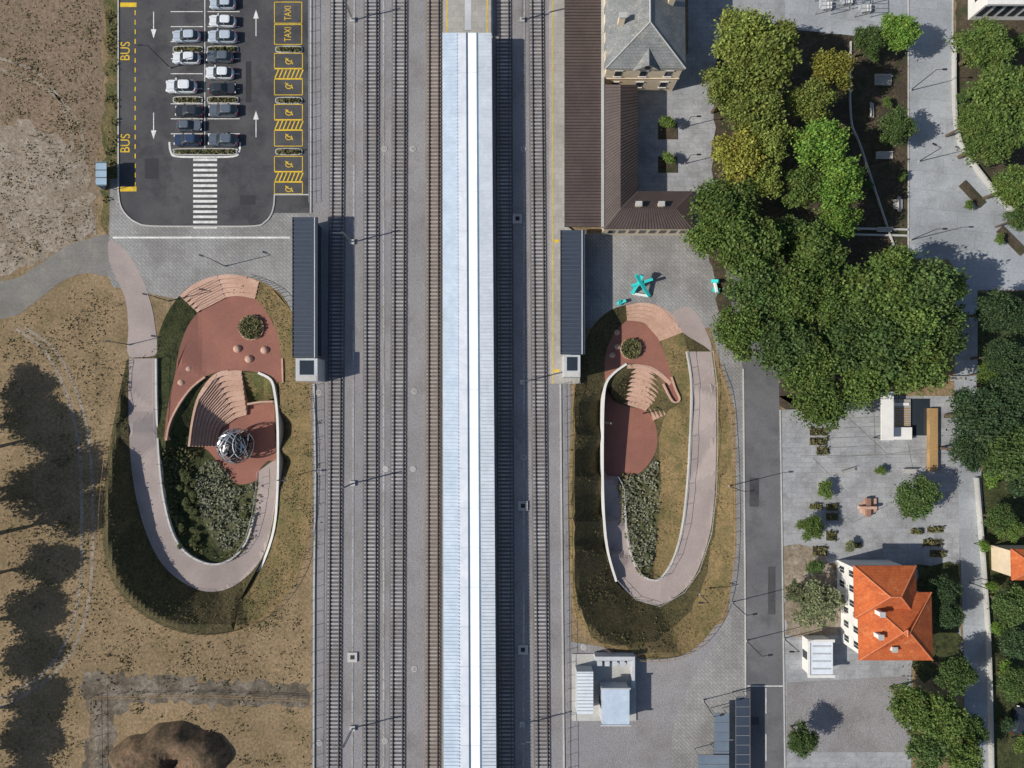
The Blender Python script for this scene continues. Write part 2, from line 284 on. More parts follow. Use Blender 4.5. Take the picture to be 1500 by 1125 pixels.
# ---------------------------------------------------------------- ground sheets
sheet('ground',[(-12000,-12000),(13500,-12000),(13500,12000),(-12000,12000)],0.0,'soil',[rimL,rimR])
sheet('dirt_ground',rough([(-900,-900),(150,-900),(150,150),(140,345),(60,372),(0,410),(-900,600)],2.5),0.01,'dirt')
sheet('gravel_ground',rough(rough([(-200,210),(60,190),(120,225),(135,290),(145,340),(80,365),(0,400),(-200,480)],7,30),3,7),0.02,'gravel')
sheet('gravel_ground',rough([(120,985),(455,1003),(458,1035),(185,1030),(170,1060),(172,1300),(105,1300),(130,1060)],4,8),0.01,'darkdirt')
sheet('gravel_path',sm([(-200,430),(0,412),(45,395),(90,365),(130,350),(162,347),(162,402),(125,400),(88,414),(45,447),(0,468),(-200,500)],4),0.03,'trackpath')
sheet('grass_verge',rough([(160,-300),(174,-300),(174,240),(160,345),(150,330),(152,200)],3),0.025,'lawn')
sheet('paved_plaza',[(161,262),(174,262),(174,300),(460,300),(460,560),(428,470),(165,420),(158,402),(160,350)],0.04,'herr',[rimL])
sheet('footpath',sm([(161,385),(160,352),(185,368),(205,400),(218,435),(226,470),(228,522),(189,522),(188,480),(184,440),(174,415)],4)+[],0.05,'ramp',[rimL])
sheet('parking_lot',[(173,-400),(455,-400),(455,312),(400,312),(395,318),(385,327),(372,331),(222,331),(200,326),(184,314),(175,298),(173,280)],0.06,'asphalt')
sheet('railway_bed',[(455,-1500),(832,-1500),(826,330),(820,560),(832,1125),(845,2600),(455,2600),(460,800),(457,560),(453,300)],0.035,'ballast',[rimL,rimR])
sheet('gravel_strip',[(818,555),(836,555),(838,2600),(822,2600)],0.05,'ballast',[rimR])
sheet('paved_plaza',[(857,342),(1048,330),(1056,420),(1075,500),(1090,525),(1092,1000),(1096,2200),(980,2200),(984,1080),(992,1040),(1015,990),(1040,955),(1066,900),(1079,800),(1077,600),(1040,480),(857,480)],0.042,'herr',[rimR])
sheet('footpath',sm([(1000,487),(985,460),(1010,450),(1030,475),(1042,515),(1006,518)],4),0.05,'ramp',[rimR])
sheet('gravel_yard',[(836,940),(900,950),(1040,920),(1085,900),(1085,1050),(1078,2200),(836,2200)],0.03,'ballast',[rimR])
sheet('courtyard',[(925,120),(1045,60),(1045,345),(925,345)],0.045,'pave')
sheet('courtyard',[(1008,-300),(1250,-300),(1250,60),(1240,330),(1060,345),(1045,300),(1040,120),(1008,110)],0.042,'pave')
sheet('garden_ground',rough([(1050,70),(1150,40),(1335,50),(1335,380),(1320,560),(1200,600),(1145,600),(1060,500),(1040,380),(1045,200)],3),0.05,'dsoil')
sheet('concrete_street',[(1150,-600),(1392,-600),(1396,120),(1402,200),(1432,255),(1500,335),(1800,620),(1800,760),(1500,425),(1425,425),(1405,405),(1390,380),(1332,378),(1330,60),(1150,42)],0.06,'conc')
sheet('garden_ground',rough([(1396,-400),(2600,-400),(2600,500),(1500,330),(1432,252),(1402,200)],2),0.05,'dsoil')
sheet('garden_ground',rough([(1415,425),(1500,425),(1900,700),(2600,2600),(1462,2600),(1452,1125),(1440,760),(1432,560)],2),0.045,'lawng')
sheet('footpath',[(1398,560),(1430,560),(1440,740),(1452,960),(1460,2200),(1420,2200),(1412,960),(1405,760)],0.064,'conc')
sheet('footpath',[(1400,420),(1432,420),(1432,560),(1398,560)],0.055,'conc')
sheet('road',[(1060,380),(1130,420),(1140,520),(1143,640),(1150,1125),(1165,2600),(1098,2600),(1092,900),(1088,540)],0.07,'road')
sheet('pavement',[(1143,600),(1175,600),(1174,800),(1180,930),(1150,940),(1146,800)],0.055,'pave')
sheet('garden_plaza',[(1140,580),(1404,580),(1406,825),(1172,825),(1172,600)],0.05,'pave')
sheet('garden_plaza',[(1148,935),(1232,825),(1400,825),(1410,960),(1335,975),(1335,2200),(1160,2200)],0.045,'pave')
sheet('gravel_yard',[(1152,1000),(1330,990),(1333,1102),(1152,1102)],0.055,'ballast')
sheet('lawn',rough([(1345,830),(1404,825),(1410,975),(1355,1000),(1335,975)],2),0.068,'lawng')
sheet('gravel_ground',rough([(1143,800),(1200,800),(1240,860),(1230,930),(1180,935),(1150,930)],2),0.06,'gravel')
def ribbon(b,line,wd,z,mi=0,closed=False,h=None):
    P=[np.array(W(x,y,z)[:2]) for x,y in line]; n=len(P); off=[]
    for i in range(n):
        a=P[(i-1)%n] if (closed or i>0) else P[i]; c=P[(i+1)%n] if (closed or i<n-1) else P[i]
        t=c-a; t=t/(np.linalg.norm(t)+1e-9); off.append(np.array((-t[1],t[0]))*wd/2)
    vs=[(*(p+o),z) for p,o in zip(P,off)]+[(*(p-o),z) for p,o in zip(P,off)]
    fs=[]
    for i in range(n if closed else n-1):
        j=(i+1)%n; fs.append((n+i,n+j,j,i))
    b.add(vs,fs,mi)
    if h:
        vs2=vs+[(a,c,d-h) for a,c,d in vs]; f2=[]
        for i in range(n if closed else n-1):
            j=(i+1)%n; f2+=[(i,j,2*n+j,2*n+i),(n+j,n+i,3*n+i,3*n+j)]
        if not closed: f2+=[(0,2*n,3*n,n),(n-1,2*n-1,4*n-1,3*n-1)]
        b.add(vs2,f2,mi)
# vehicle ruts on the waste ground
b=MB()
for off in(0,16): ribbon(b,sm([(20+off,480),(70+off,520),(110+off,620),(120+off,760),(110+off,900),(60+off,990),(-40,1040+off)],6,False),.55,.016)
for off in(0,15): ribbon(b,sm([(-20,80+off),(60,110+off),(100+off,180),(110+off,260),(125+off,345)],6,False),.5,.028)
b.make('vehicle_ruts',['gravel'])
b=MB(); ribbon(b,[(173,-400),(173,280)]+sm([(173,280),(176,300),(185,315),(200,326),(222,331),(300,331.5),(372,331),(388,325),(397,314),(401,300),(402,284)],4,False),0.22,0.18,0,h=0.18)
ribbon(b,[(455,-400),(455,312)],0.25,0.18,0,h=0.18); ribbon(b,[(402,285),(452,285)],0.2,0.16,0,h=0.16)
b.make('parking_kerb',['kerb'])
b=MB(); ribbon(b,[(1143,600),(1146,800),(1150,1125),(1165,2600)],.2,.17,0,h=.17); ribbon(b,[(1089,540),(1092,900),(1098,2600)],.2,.17,0,h=.17); ribbon(b,[(1396,-600),(1396,120),(1402,200),(1432,255),(1500,335)],.2,.17,0,h=.17); ribbon(b,[(1331,-600),(1331,378)],.2,.17,0,h=.17); b.make('road_kerb',['kerb'])
# asphalt repair patches
M['patch']=mat('fresh_asphalt_patch',(.042,.042,.046),None,.15,6)
b=MB()
for (x0,y0,x1,y1) in((212,232,232,262),(352,286,374,300),(360,90,368,150),(1098,700,1112,742),(1125,830,1136,900),(1100,1050,1112,1062)):
    b.add([W(x0,y1,.0735),W(x1,y1,.0735),W(x1,y0,.0735),W(x0,y0,.0735)],[(0,1,2,3)],0 if x0<500 else 1)
b.make('asphalt_patches',['patch','asphalt'])
b=MB()
def line(b,x0,y0,x1,y1,wd=0.13,z=0.078,mi=0): ribbon(b,[(x0,y0),(x1,y1)],wd,z,mi)
line(b,165,348,425,348,0.3,0.06)
for i in range(14): line(b,283,234+i*7.6,318,234+i*7.6,0.42,0.078)
line(b,300,-60,300,222,0.12)
for i in range(-3,10):
    y=-5+i*22+ (0 if i<4 else 3)
    for a,c in((250,297),(304,351)): line(b,a,y,c,y)
ribbon(b,sm([(248,208),(250,222),(258,229),(300,230),(342,229),(350,222),(352,208)],4,False),0.3,0.082)
def arrow(b,x,y,up):
    s=-1 if up else 1
    line(b,x,y-18,x,y+18,0.14,0.078)
    p=[W(x-4,y+s*8,0.082),W(x+4,y+s*8,0.082),W(x,y+s*21,0.082)]; b.add(p,[(0,1,2)])
for x,y,u in((225,35,0),(375,35,1),(225,183,0),(375,183,1)): arrow(b,x,y,u)
b.make('white_road_markings',['wpaint'])
b=MB()
for i in range(19): line(b,198,15+i*14,198,22+i*14,0.18)
for y in(7,277): line(b,176,y,200,y,0.75,0.082)
def rect(b,x0,y0,x1,y1): 
    for q in((x0,y0,x1,y0),(x1,y0,x1,y1),(x1,y1,x0,y1),(x0,y1,x0,y0)): line(b,*q,0.12,0.0765)
rect(b,402,3,442,34);rect(b,402,36,442,65)
def chair(b,x,y):
    c=[(x+4.5*math.cos(t),y+3.8*math.sin(t)) for t in np.linspace(-0.6,4.6,14)]
    ribbon(b,c,0.14,0.08); ribbon(b,[(x-5,y-5),(x-1,y-1),(x+4,y),(x+6,y+4)],0.16,0.084); 
for g in(78,153,229):
    rect(b,402,g,443,g+22); rect(b,402,g+38,443,g+61 if g<229 else g+55)
    for k in range(7): line(b,403+k*6,g+36,408+k*6,g+24,0.2,0.077)
    line(b,402,g+23,443,g+23);line(b,402,g+37,443,g+37)
    chair(b,423,g+12);chair(b,423,g+48)
b.make('yellow_road_markings',['ypaint'])
def text(t,x,y,size,rot,m,z=0.08,sx=1.0):
    c=bpy.data.curves.new('t','FONT'); c.body=t; c.size=size; c.align_x='CENTER'; c.align_y='CENTER'; c.offset=0.0
    o=bpy.data.objects.new('t',c); scene.collection.objects.link(o); bpy.context.view_layer.update()
    me=bpy.data.meshes.new_from_object(o.evaluated_get(bpy.context.evaluated_depsgraph_get())); bpy.data.objects.remove(o)
    me.materials.clear(); me.materials.append(M[m]); n=bpy.data.objects.new(t.lower()+'_road_lettering',me); scene.collection.objects.link(n)
    n.location=W(x,y,z); n.rotation_euler=(0,0,rot); n.scale=(sx,1,1)
text('BUS',184,75,2.2,math.pi/2,'ypaint',sx=.85); text('BUS',184,210,2.2,math.pi/2,'ypaint',sx=.85)
text('TAXI',422,19,1.6,math.pi/2,'ypaint',sx=.7); text('TAXI',422,50,1.6,math.pi/2,'ypaint',sx=.7)
def leaves(b,pts,size,mi=0,up=0.7):
    pts=np.asarray(pts,float); n=len(pts)
    nr=rng.normal(0,1,(n,3)); nr[:,2]=np.abs(nr[:,2])+up; nr/=np.linalg.norm(nr,axis=1)[:,None]
    t=np.cross(nr,rng.normal(0,1,(n,3))); t/=np.linalg.norm(t,axis=1)[:,None]; u=np.cross(nr,t)
    s=(size*rng.uniform(0.6,1.3,n))[:,None]
    q=np.stack([pts-t*s,pts+u*s*.6,pts+t*s,pts-u*s*.6],1).reshape(-1,3)
    o=len(b.v); b.v+=[tuple(a) for a in q]; b.f+=[(o+4*i,o+4*i+1,o+4*i+2,o+4*i+3) for i in range(n)]; b.m+=[mi]*n
def scatter(name,poly,n,size,m,zf=lambda x,y:0.05,h=0.3,clump=None,sp=4,avoid=()):
    A=np.array(poly);lo=A.min(0);hi=A.max(0); P=rng.uniform(lo,hi,(n*3,2)); P=P[pip(P,poly)][:n]
    if clump:
        C=P[:max(1,n//clump)]; idx=rng.integers(0,len(C),n); P=C[idx]+rng.normal(0,sp,(n,2)); P=P[pip(P,poly)]
    for a in avoid: P=P[~pip(P,a)]
    b=MB(); leaves(b,[W(x,y,zf(x,y)+rng.uniform(0.03,h)) for x,y in P],size); return b.make(name,[m])
for (x0,x1,y) in((254,296,72),(304,348,72),(254,296,146),(304,348,146),(404,442,72),(404,442,147),(404,442,222),(256,345,222)):
    p=sm([(x0,y),(x0+4,y-4),(x1-4,y-4),(x1,y),(x1-4,y+4),(x0+4,y+4)],3)
    b=MB(); b.pxprism(p,0.2,0.06,0,1); ribbon(b,p,0.16,0.24,0,closed=True,h=0.15)
    A=[(random.uniform(x0+3,x1-3),random.uniform(y-3,y+3)) for _ in range(160)]
    leaves(b,[W(x,yy,random.uniform(.25,.7)) for x,yy in A],0.22,2); b.make('hedge_planter',['kerb','bed','shrub'])
scatter('roadside_grass',[(156,-20),(172,-20),(172,235),(162,300),(150,300),(152,200)],420,0.24,'weed',clump=14,h=.5)
FL=[(0,480),(120,410),(180,440),(180,540),(150,700),(155,860),(240,925),(440,880),(456,1000),(130,980),(100,1125),(0,1125)]
scatter('dry_grass_tufts',FL,3600,0.18,'dry',clump=12,h=.15,sp=9,avoid=[rimL])
scatter('weeds',[(0,500),(180,430),(150,700),(160,870),(440,890),(456,1125),(0,1125)],1500,0.19,'weed',clump=14,h=.2,sp=6,avoid=[rimL])
scatter('weeds',[(0,0),(150,0),(140,340),(0,400)],1100,0.18,'weed',clump=10,h=.18,sp=6)
scatter('dry_grass_tufts',[(0,0),(150,0),(140,340),(0,400)],1800,0.16,'dry',clump=12,h=.12,sp=9)
scatter('bank_grass',rimL[4:88],3600,0.15,'weed',zL,0.2,clump=12,sp=7,avoid=[rampL,upL,loL,innerL])
scatter('bank_grass',rimR[2:80],2400,0.15,'weed',zR,0.2,clump=12,sp=7,avoid=[rampR,upR,loR])
scatter('bank_grass',slopeG,1600,0.15,'shrub',zL,0.2,clump=12,sp=5,avoid=[rampL,upL,loL])
scatter('planting_shrubs',bedL,2300,0.25,'sage',zL,0.7,clump=26)
scatter('lawn_tufts',sm([(240,660),(290,665),(262,740),(275,790),(330,815),(372,770),(366,800),(340,820),(300,815),(262,785),(240,720)],3),900,0.26,'shrub',zL,0.5,clump=12)
scatter('planting_shrubs',bedR,1500,0.25,'sage',zR,0.7,clump=24)
scatter('lawn_tufts',sm([(905,700),(935,700),(922,740),(925,800),(950,845),(935,838),(918,800)],3),500,0.24,'shrub',zR,0.5,clump=10)
scatter('fallen_leaves',[(1250,60),(1330,60),(1330,370),(1250,370)],700,0.16,'weed',h=.12,clump=8,sp=8)
# ---------------------------------------------------------------- railway tracks
def track(xt,xb,bm,smt,rm,nm='railway_track'):
    A=np.array(W(xt,0,0.0)[:2]);B=np.array(W(xb,1125,0.0)[:2]); d=(B-A)/np.linalg.norm(B-A); n=np.array((-d[1],d[0]))
    S=A-d*120; L=np.linalg.norm(B-A)+240; b=MB(); ang=math.atan2(d[1],d[0])
    prof=[(-1.4,0.04),(-1.1,0.16),(1.1,0.16),(1.4,0.04)]
    E=S+d*L
    vs=[(*(S+n*o),z) for o,z in prof]+[(*(E+n*o),z) for o,z in prof]
    b.add(vs,[(i+4,i+5,i+1,i) for i in range(3)],0)
    for i in range(int(L/0.62)):
        p=S+d*(i*0.62+random.uniform(-.02,.02)); b.box((p[0],p[1],0.18),(0.27,2.25,0.10),1,ang)
    for s in(-1,1):
        p=(S+E)/2+n*s*0.76; b.box((p[0],p[1],0.30),(L,0.15,0.14),2,ang); b.box((p[0],p[1],0.385),(L,0.08,0.03),3,ang)
    return b.make(nm,[bm,smt,rm,'rail'])
track(496,489,'dballast','sleeper','rail');track(545,543.5,'dballast','sleeper','rail');track(586.5,582.5,'dballast','sleeper','rail')
track(636,634,'rballast','rsleeper','rust');track(738,742,'dballast','sleeper','rail');track(786,795,'dballast','sleeper','rail')
for x,y in((563,218),(605,218),(607,573),(565,687),(605,687),(468,690),(467,575),(468,1088),(767,670),(564,1085),(607,980),(855,948),(767,218)):
    b=MB(); c=W(x,y,0.06); b.cyl((c[0],c[1],0.03),(c[0],c[1],0.10),0.5,0.48,16,0); b.cyl((c[0],c[1],0.10),(c[0],c[1],0.12),0.34,0.32,16,1); b.make('manhole_cover',['kerb','sleeper'])
for x,y in((516,963),(766,741),(766,952),(758,320)):
    b=MB(); b.pxbox(x-7,y-7,x+7,y+7,0.3,0,0); b.pxbox(x-3,y-3,x+3,y+3,0.34,0.3,1); b.make('inspection_chamber',['kerb','black'])
b=MB()
for (x0,x1) in((519,516),(562,562),(768,767)):
    for k in range(-10,90): 
        t=k/70; y=t*1125; x=x0+(x1-x0)*t; y2=y+14.5; b.pxbox(x-1.3,y,x+1.3,y2,.09,.0,0)
b.make('cable_duct',['sleeper'])
# platforms
b=MB(); b.pxprism([(649,-800),(719,-800),(727,1900),(650,1900)],0.45,0,0,0)
for xo in(6,-6):
    a=(649 if xo>0 else 720)+xo; c=(650 if xo>0 else 727)+xo; ribbon(b,[(a,-800),(a,48),(c,1900)],0.2,0.465,1)
b.make('island_platform',['plat','ypaint'])
b=MB(); b.pxprism([(803,-800),(828,-800),(828,330),(850,345),(850,562),(806,562)],0.45,0,0,0); ribbon(b,[(808,-800),(810,562)],0.16,0.465,1)
for y in(353,543): b.add([W(812,y-2,.466),W(819,y-2,.466),W(819,y+2,.466),W(812,y+2,.466)],[(3,2,1,0)],1)
b.make('side_platform',['plat','ypaint'])
# main canopy
FR=[0,.30,.48,.52,.69,.73,1.0]; ZZ=[4.35,4.75,4.62,4.45,4.7,4.62,4.3]; SM=[1,0,3,0,3,2]
b=MB()
def cpt(f,yv,z):
    x=(648+72*f)+(2+5*f)*(yv-48)/1077; return W(x,yv,z)
Y0,Y1=48,1700
for i in range(6):
    z0,z1=ZZ[i],ZZ[i+1]
    p=[cpt(FR[i],Y0,z0),cpt(FR[i],Y1,z0),cpt(FR[i+1],Y1,z1),cpt(FR[i+1],Y0,z1)]
    b.add(p,[(0,1,2,3)],SM[i])
vsT=[cpt(f,Y0,z) for f,z in zip(FR,ZZ)]+[cpt(1,Y0,4.0),cpt(0,Y0,4.0)]
b.add(vsT,[tuple(range(9))],0)
for f,z in((0,4.35),(1,4.3)):
    a=cpt(f,Y0,z);c=cpt(f,Y1,z); b.add([a,c,(c[0],c[1],z-.35),(a[0],a[1],z-.35)],[(0,1,2,3)],0)
b.add([cpt(0,Y0,4.0),cpt(1,Y0,3.95),cpt(1,Y1,3.95),cpt(0,Y1,4.0)],[(0,1,2,3)],2)
yv=50.0
while yv<1700:
    for i,mi in((0,4),(5,5)):
        z0,z1=ZZ[i],ZZ[i+1]
        q=[cpt(FR[i],yv,z0),cpt(FR[i+1],yv,z1),cpt(FR[i+1],yv+2.2,z1),cpt(FR[i],yv+2.2,z0)]
        top=[(a,c,d+.09) for a,c,d in q]
        b.add(q+top,[(7,6,5,4),(4,5,1,0),(6,7,3,2),(7,4,0,3),(5,6,2,1)],mi)
    yv+=5.2
yv=48
while yv<1700:
    for i in(1,3):
        q=[cpt(FR[i],yv,ZZ[i]),cpt(FR[i+1],yv,ZZ[i+1]),cpt(FR[i+1],yv+1.0,ZZ[i+1]),cpt(FR[i],yv+1.0,ZZ[i])]
        b.add([(a,c,d+.03) for a,c,d in q],[(3,2,1,0)],2)
    for f in(.25,.75):
        c=cpt(f,yv+20,4.0); b.cyl((c[0],c[1],.45),(c[0],c[1],4.0),.14,.12,8,6)
    yv+=58
b.make('platform_canopy',['canw','canb','cang','gut','canb','cang','lgrey'])
b=MB(); b.pxbox(681,-700,690,44,3.9,3.7,0); 
for yy in range(-600,44,60): c=W(685,yy,0); b.cyl((c[0],c[1],.45),(c[0],c[1],3.7),.15,.15,8,0)
b.make('canopy_spine_beam',['lgrey'])
def shelter(x0,y0,x1,y1,lx0,ly1,lx1,nm='stair_shelter'):
    b=MB(); z=4.0; b.pxbox(x0,y0,x1,y1,z,z-.35,1,0)
    yy=y0+2
    while yy<y1-2: b.pxbox(x0+1,yy,x1-6,yy+1.3,z+.09,z,2,2); yy+=6.1
    b.pxbox(x1-5,y0,x1-3.5,y1,z+.12,z,3,3); b.pxbox(x0,y0,x0+1,y1,z+.1,z,1,1)
    b.pxbox(x0+4,y0+6,x1-4,y1-4,z-.35,0.0,4,4)
    b.pxbox(lx0,y1+1,lx1,ly1,z+.5,0,5,3); xi=(lx1-lx0); b.pxbox(lx0+xi*.18,y1+4,lx1-xi*.18,ly1-9,z+.56,z+.5,6,6)
    b.pxbox(lx0+2,ly1-7,lx1-2,ly1-1,z+.54,z+.5,5,5)
    b.make(nm,['navy','black','rib','lgrey','glass','concw','glass'])
shelter(428,318,465,524,433,558,465); shelter(821,337,857,519,826,552,850)
# ---------------------------------------------------------------- stairs in sunken gardens
def resample(pl,m):
    P=np.array(pl,float); d=np.r_[0,np.cumsum(np.linalg.norm(np.diff(P,axis=0),axis=1))]; t=np.linspace(0,d[-1],m)
    return np.c_[np.interp(t,d,P[:,0]),np.interp(t,d,P[:,1])]
def steps(name,outer,inner,z0,z1,n,m='stone',aisle=None):
    k=17; A=resample(sm(outer,4,False),k);B=resample(sm(inner,4,False),k); b=MB()
    z=[z0+(z1-z0)*i/n+.03 for i in range(n+1)]
    E=[[W(*(A[j]+(B[j]-A[j])*i/n),z[i]) for j in range(k)] for i in range(n+1)]
    for i in range(n):
        o=[(p[0],p[1],z[i]) for p in E[i]]; q=[(p[0],p[1],z[i]) for p in E[i+1]]; r=[(p[0],p[1],z[i+1]-.05) for p in E[i+1]]
        for j in range(k-1):
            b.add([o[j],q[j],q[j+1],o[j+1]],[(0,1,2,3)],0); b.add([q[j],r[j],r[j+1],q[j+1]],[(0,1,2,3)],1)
        for j in(0,k-1): b.add([o[j],q[j],(q[j][0],q[j][1],z1-.3),(o[j][0],o[j][1],z1-.3)],[(0,1,2,3)],0)
    if aisle:
        a0,a1=aisle
        for s in range(2*n):
            t0,t1=s/(2*n),(s+1)/(2*n)
            zz=z0+(z1-z0)*(s)/(2*n)+.08
            pts=[A[a0]+(B[a0]-A[a0])*t0,A[a0]+(B[a0]-A[a0])*t1,A[a1]+(B[a1]-A[a1])*t1,A[a1]+(B[a1]-A[a1])*t0]
            P=[W(*p,zz)[:2] for p in pts]; b.prism(P,zz-.5,zz,1,0)
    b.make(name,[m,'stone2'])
steps('amphitheatre_steps',[(263,433),(285,415),(320,403),(350,403),(380,412)],[(290,458),(305,447),(328,437),(350,434),(374,438)],0,U,5,aisle=(1,8))
steps('amphitheatre_steps',[(275,654),(281,610),(292,575),(318,545),(354,543)],[(318,654),(320,640),(326,626),(340,615),(362,608)],U,D,9,aisle=(7,12))
steps('amphitheatre_steps',[(917,447),(940,443),(965,448),(985,462),(1000,487)],[(919,470),(940,472),(952,480),(960,489),(966,500)],0,U,5,aisle=(8,14))
steps('amphitheatre_steps',[(919,534),(940,534),(962,541),(984,560)],[(911,590),(922,594),(935,598),(945,602)],U,D,9,aisle=(4,11))
steps('amphitheatre_steps',[(960,578),(972,590),(978,606)],[(944,590),(952,602),(956,616)],-3.2,D,4)
def wall(name,line,zt,zb,th=0.3,m='concw',nn=4):
    L=sm([(*p,a,c) for p,a,c in zip(line,zt,zb)],nn,False)
    P=[np.array(W(q[0],q[1],q[2])[:2]) for q in L]; b=MB(); n=len(P); vs=[]
    for i in range(n):
        t=P[min(i+1,n-1)]-P[max(i-1,0)]; t/=np.linalg.norm(t); o=np.array((-t[1],t[0]))*th/2
        vs+=[(*(P[i]+o),L[i][2]),(*(P[i]-o),L[i][2]),(*(P[i]-o),L[i][3]),(*(P[i]+o),L[i][3])]
    fs=[]
    for i in range(n-1):
        a=4*i;c=a+4
        for k in range(4): fs.append((a+k,a+(k+1)%4,c+(k+1)%4,c+k))
    fs+=[(0,1,2,3),(4*n-1,4*n-2,4*n-3,4*n-4)]
    b.add(vs,fs); return b.make(name,[m])
wall('ramp_parapet',LI[:11],[z+.35 for z in ZL[:11]],[z-1.5 for z in ZL[:11]],0.28)
wall('ramp_parapet',RI,[z+.3 for z in ZR],[z-1.5 for z in ZR],0.22)
wall('retaining_wall',[(378,546),(396,556),(402,575),(406,610),(407,660),(406,720),(401,775),(386,822),(372,845)],[-1.1,-1.0,-.95,-1.1,-1.5,-2.0,-2.6,-3.1,-3.6],[-6]*9,0.38,'white')
wall('retaining_wall',[(918,533),(900,546),(888,562),(884,590),(883,640),(883,700),(885,760),(891,810),(903,852)],[-1.1,-1.0,-.8,-.9,-1.3,-1.8,-2.2,-2.5,-3.0],[-6]*9,0.35,'white')
wall('low_wall',[(243,645),(248,620),(262,592),(280,568),(300,552)],[-1.0]*5,[-4]*5,0.3,'stone')
wall('low_wall',[(362,592),(380,589),(399,588)],[-1.5]*3,[-6]*3,0.3,'stone')
wall('low_wall',[(984,552),(990,570),(996,585),(986,588),(972,562)],[-.9]*5,[-3.5]*5,0.25,'stone')
wall('low_wall',[(413,525),(414,560)],[-.9]*2,[-3]*2,0.25,'stone')
def planter(x,y,r,z):
    b=MB(); c=W(x,y,z); R=r*.11
    b.cyl((c[0],c[1],z-.3),(c[0],c[1],z+.25),R,R,24,0); b.dome((c[0],c[1],z+.2),R*.93,R*.93,.35,1,20,4)
    A=rng.uniform(-1,1,(900,2)); A=A[(A**2).sum(1)<.88][:600]
    leaves(b,[(c[0]+a*R,c[1]+d*R,z+.35+random.uniform(0,.4)) for a,d in A],.2,2)
    b.make('round_planter',['stone','lawng','shrub'])
planter(368.5,480,19,U); planter(924,511,16,U)
for x,y in((348,511),(365,526),(388,513),(277,540),(266,560)):
    b=MB(); c=W(x,y,U); b.dome((c[0],c[1],U-.05),.72,.66,.6,0,14,5); b.make('stone_seat_boulder',['stone'],True)
for x,y in((904,487),(897,520),(905,508)):
    b=MB(); c=W(x,y,U); b.dome((c[0],c[1],U-.05),.55,.5,.5,0,14,5); b.make('stone_seat_boulder',['stone'],True)
# globe sculpture of interlaced steel bands
b=MB(); c=Vector(W(345,653,-2.2)); R=2.9
for k in range(60):
    ax=Vector(rng.normal(0,1,3)).normalized(); u=ax.orthogonal().normalized(); v=ax.cross(u); off=random.uniform(-.7,.7)
    rr=math.sqrt(1-off*off)*R*random.uniform(.94,1.0); t0=random.uniform(0,6.28); n=20; span=random.uniform(1.2,4.5); wd=random.uniform(.05,.12); pr=None
    for i in range(n+1):
        a=t0+span*i/n; d=(u*math.cos(a)+v*math.sin(a)); p=c+ax*off*R+d*rr
        q=(p+ax*wd,p-ax*wd)
        if pr: b.add([pr[0],pr[1],q[1],q[0]],[(0,1,2,3)],(0,2,0,1)[k%4])
        pr=q
b.cyl((c.x,c.y,D-.1),(c.x,c.y,D+.4),1.2,1.0,16,1)
b.dome((c.x,c.y,c.z),R*.72,R*.72,R*.72,1,20,8); b.dome((c.x,c.y,c.z),R*.72,R*.72,-R*.85,1,20,8)
b.make('steel_globe_sculpture',['steel','black','lgrey'])
# ---------------------------------------------------------------- fences
def fence(name,line,h,zf=lambda x,y:0.03,m='black',sp=2.0,rails=(1.0,0.5),r=0.03):
    P=[Vector(W(x,y,zf(x,y))) for x,y in line]; b=MB()
    for a,c in zip(P[:-1],P[1:]):
        for f in rails: b.cyl(a+Vector((0,0,h*f)),c+Vector((0,0,h*f)),r,r,4,0,False)
        n=max(1,int((c-a).length/sp))
        for i in range(n): p=a.lerp(c,i/n); b.cyl(p,p+Vector((0,0,h)),r*1.3,r*1.3,5,0)
    return b.make(name,[m])
fence('rim_fence',rimL[2:88],1.0,m='wood',r=.035,rails=(1.0,)); fence('rim_fence',rimR[3:76],1.0,m='wood',r=.035,rails=(1.0,))
fence('railway_fence',[(459,565),(461,700),(459,860),(458,1300)],1.4,m='dgrey',r=.03,rails=(1,.3)); fence('railway_fence',[(455,-60),(456,300)],1.3,m='lgrey')
fence('railway_fence',[(826,562),(829,800),(833,1300)],1.4,m='dgrey',r=.03,rails=(1,.3))
fence('site_fence',[(140,1018),(300,1015),(455,1022)],1.5,m='wood',sp=3); fence('site_fence',[(140,1018),(142,1200)],1.5,m='wood',sp=3)
wall('kerb',[(459.5,562),(462,700),(460,860),(459,1300)],[.2]*4,[0]*4,.28,'kerb')
wall('kerb',[(821,562),(823,800),(828,1300)],[.2]*3,[0]*3,.25,'kerb')
def handrail(line,zs):
    b=MB(); P=[Vector(W(x,y,z)) for (x,y),z in zip(line,zs)]
    for a,c in zip(P[:-1],P[1:]):
        b.cyl(a+Vector((0,0,1)),c+Vector((0,0,1)),.03,.03,5,0,False); b.cyl(a,a+Vector((0,0,1)),.035,.035,5,0)
        mid=(a+c)/2; b.cyl(mid,mid+Vector((0,0,1)),.035,.035,5,0)
    b.make('handrail',['lgrey'])
handrail(LI,[z+.35 for z in ZL]); handrail(RI,[z+.3 for z in ZR]); handrail(RO,[z for z in ZR])
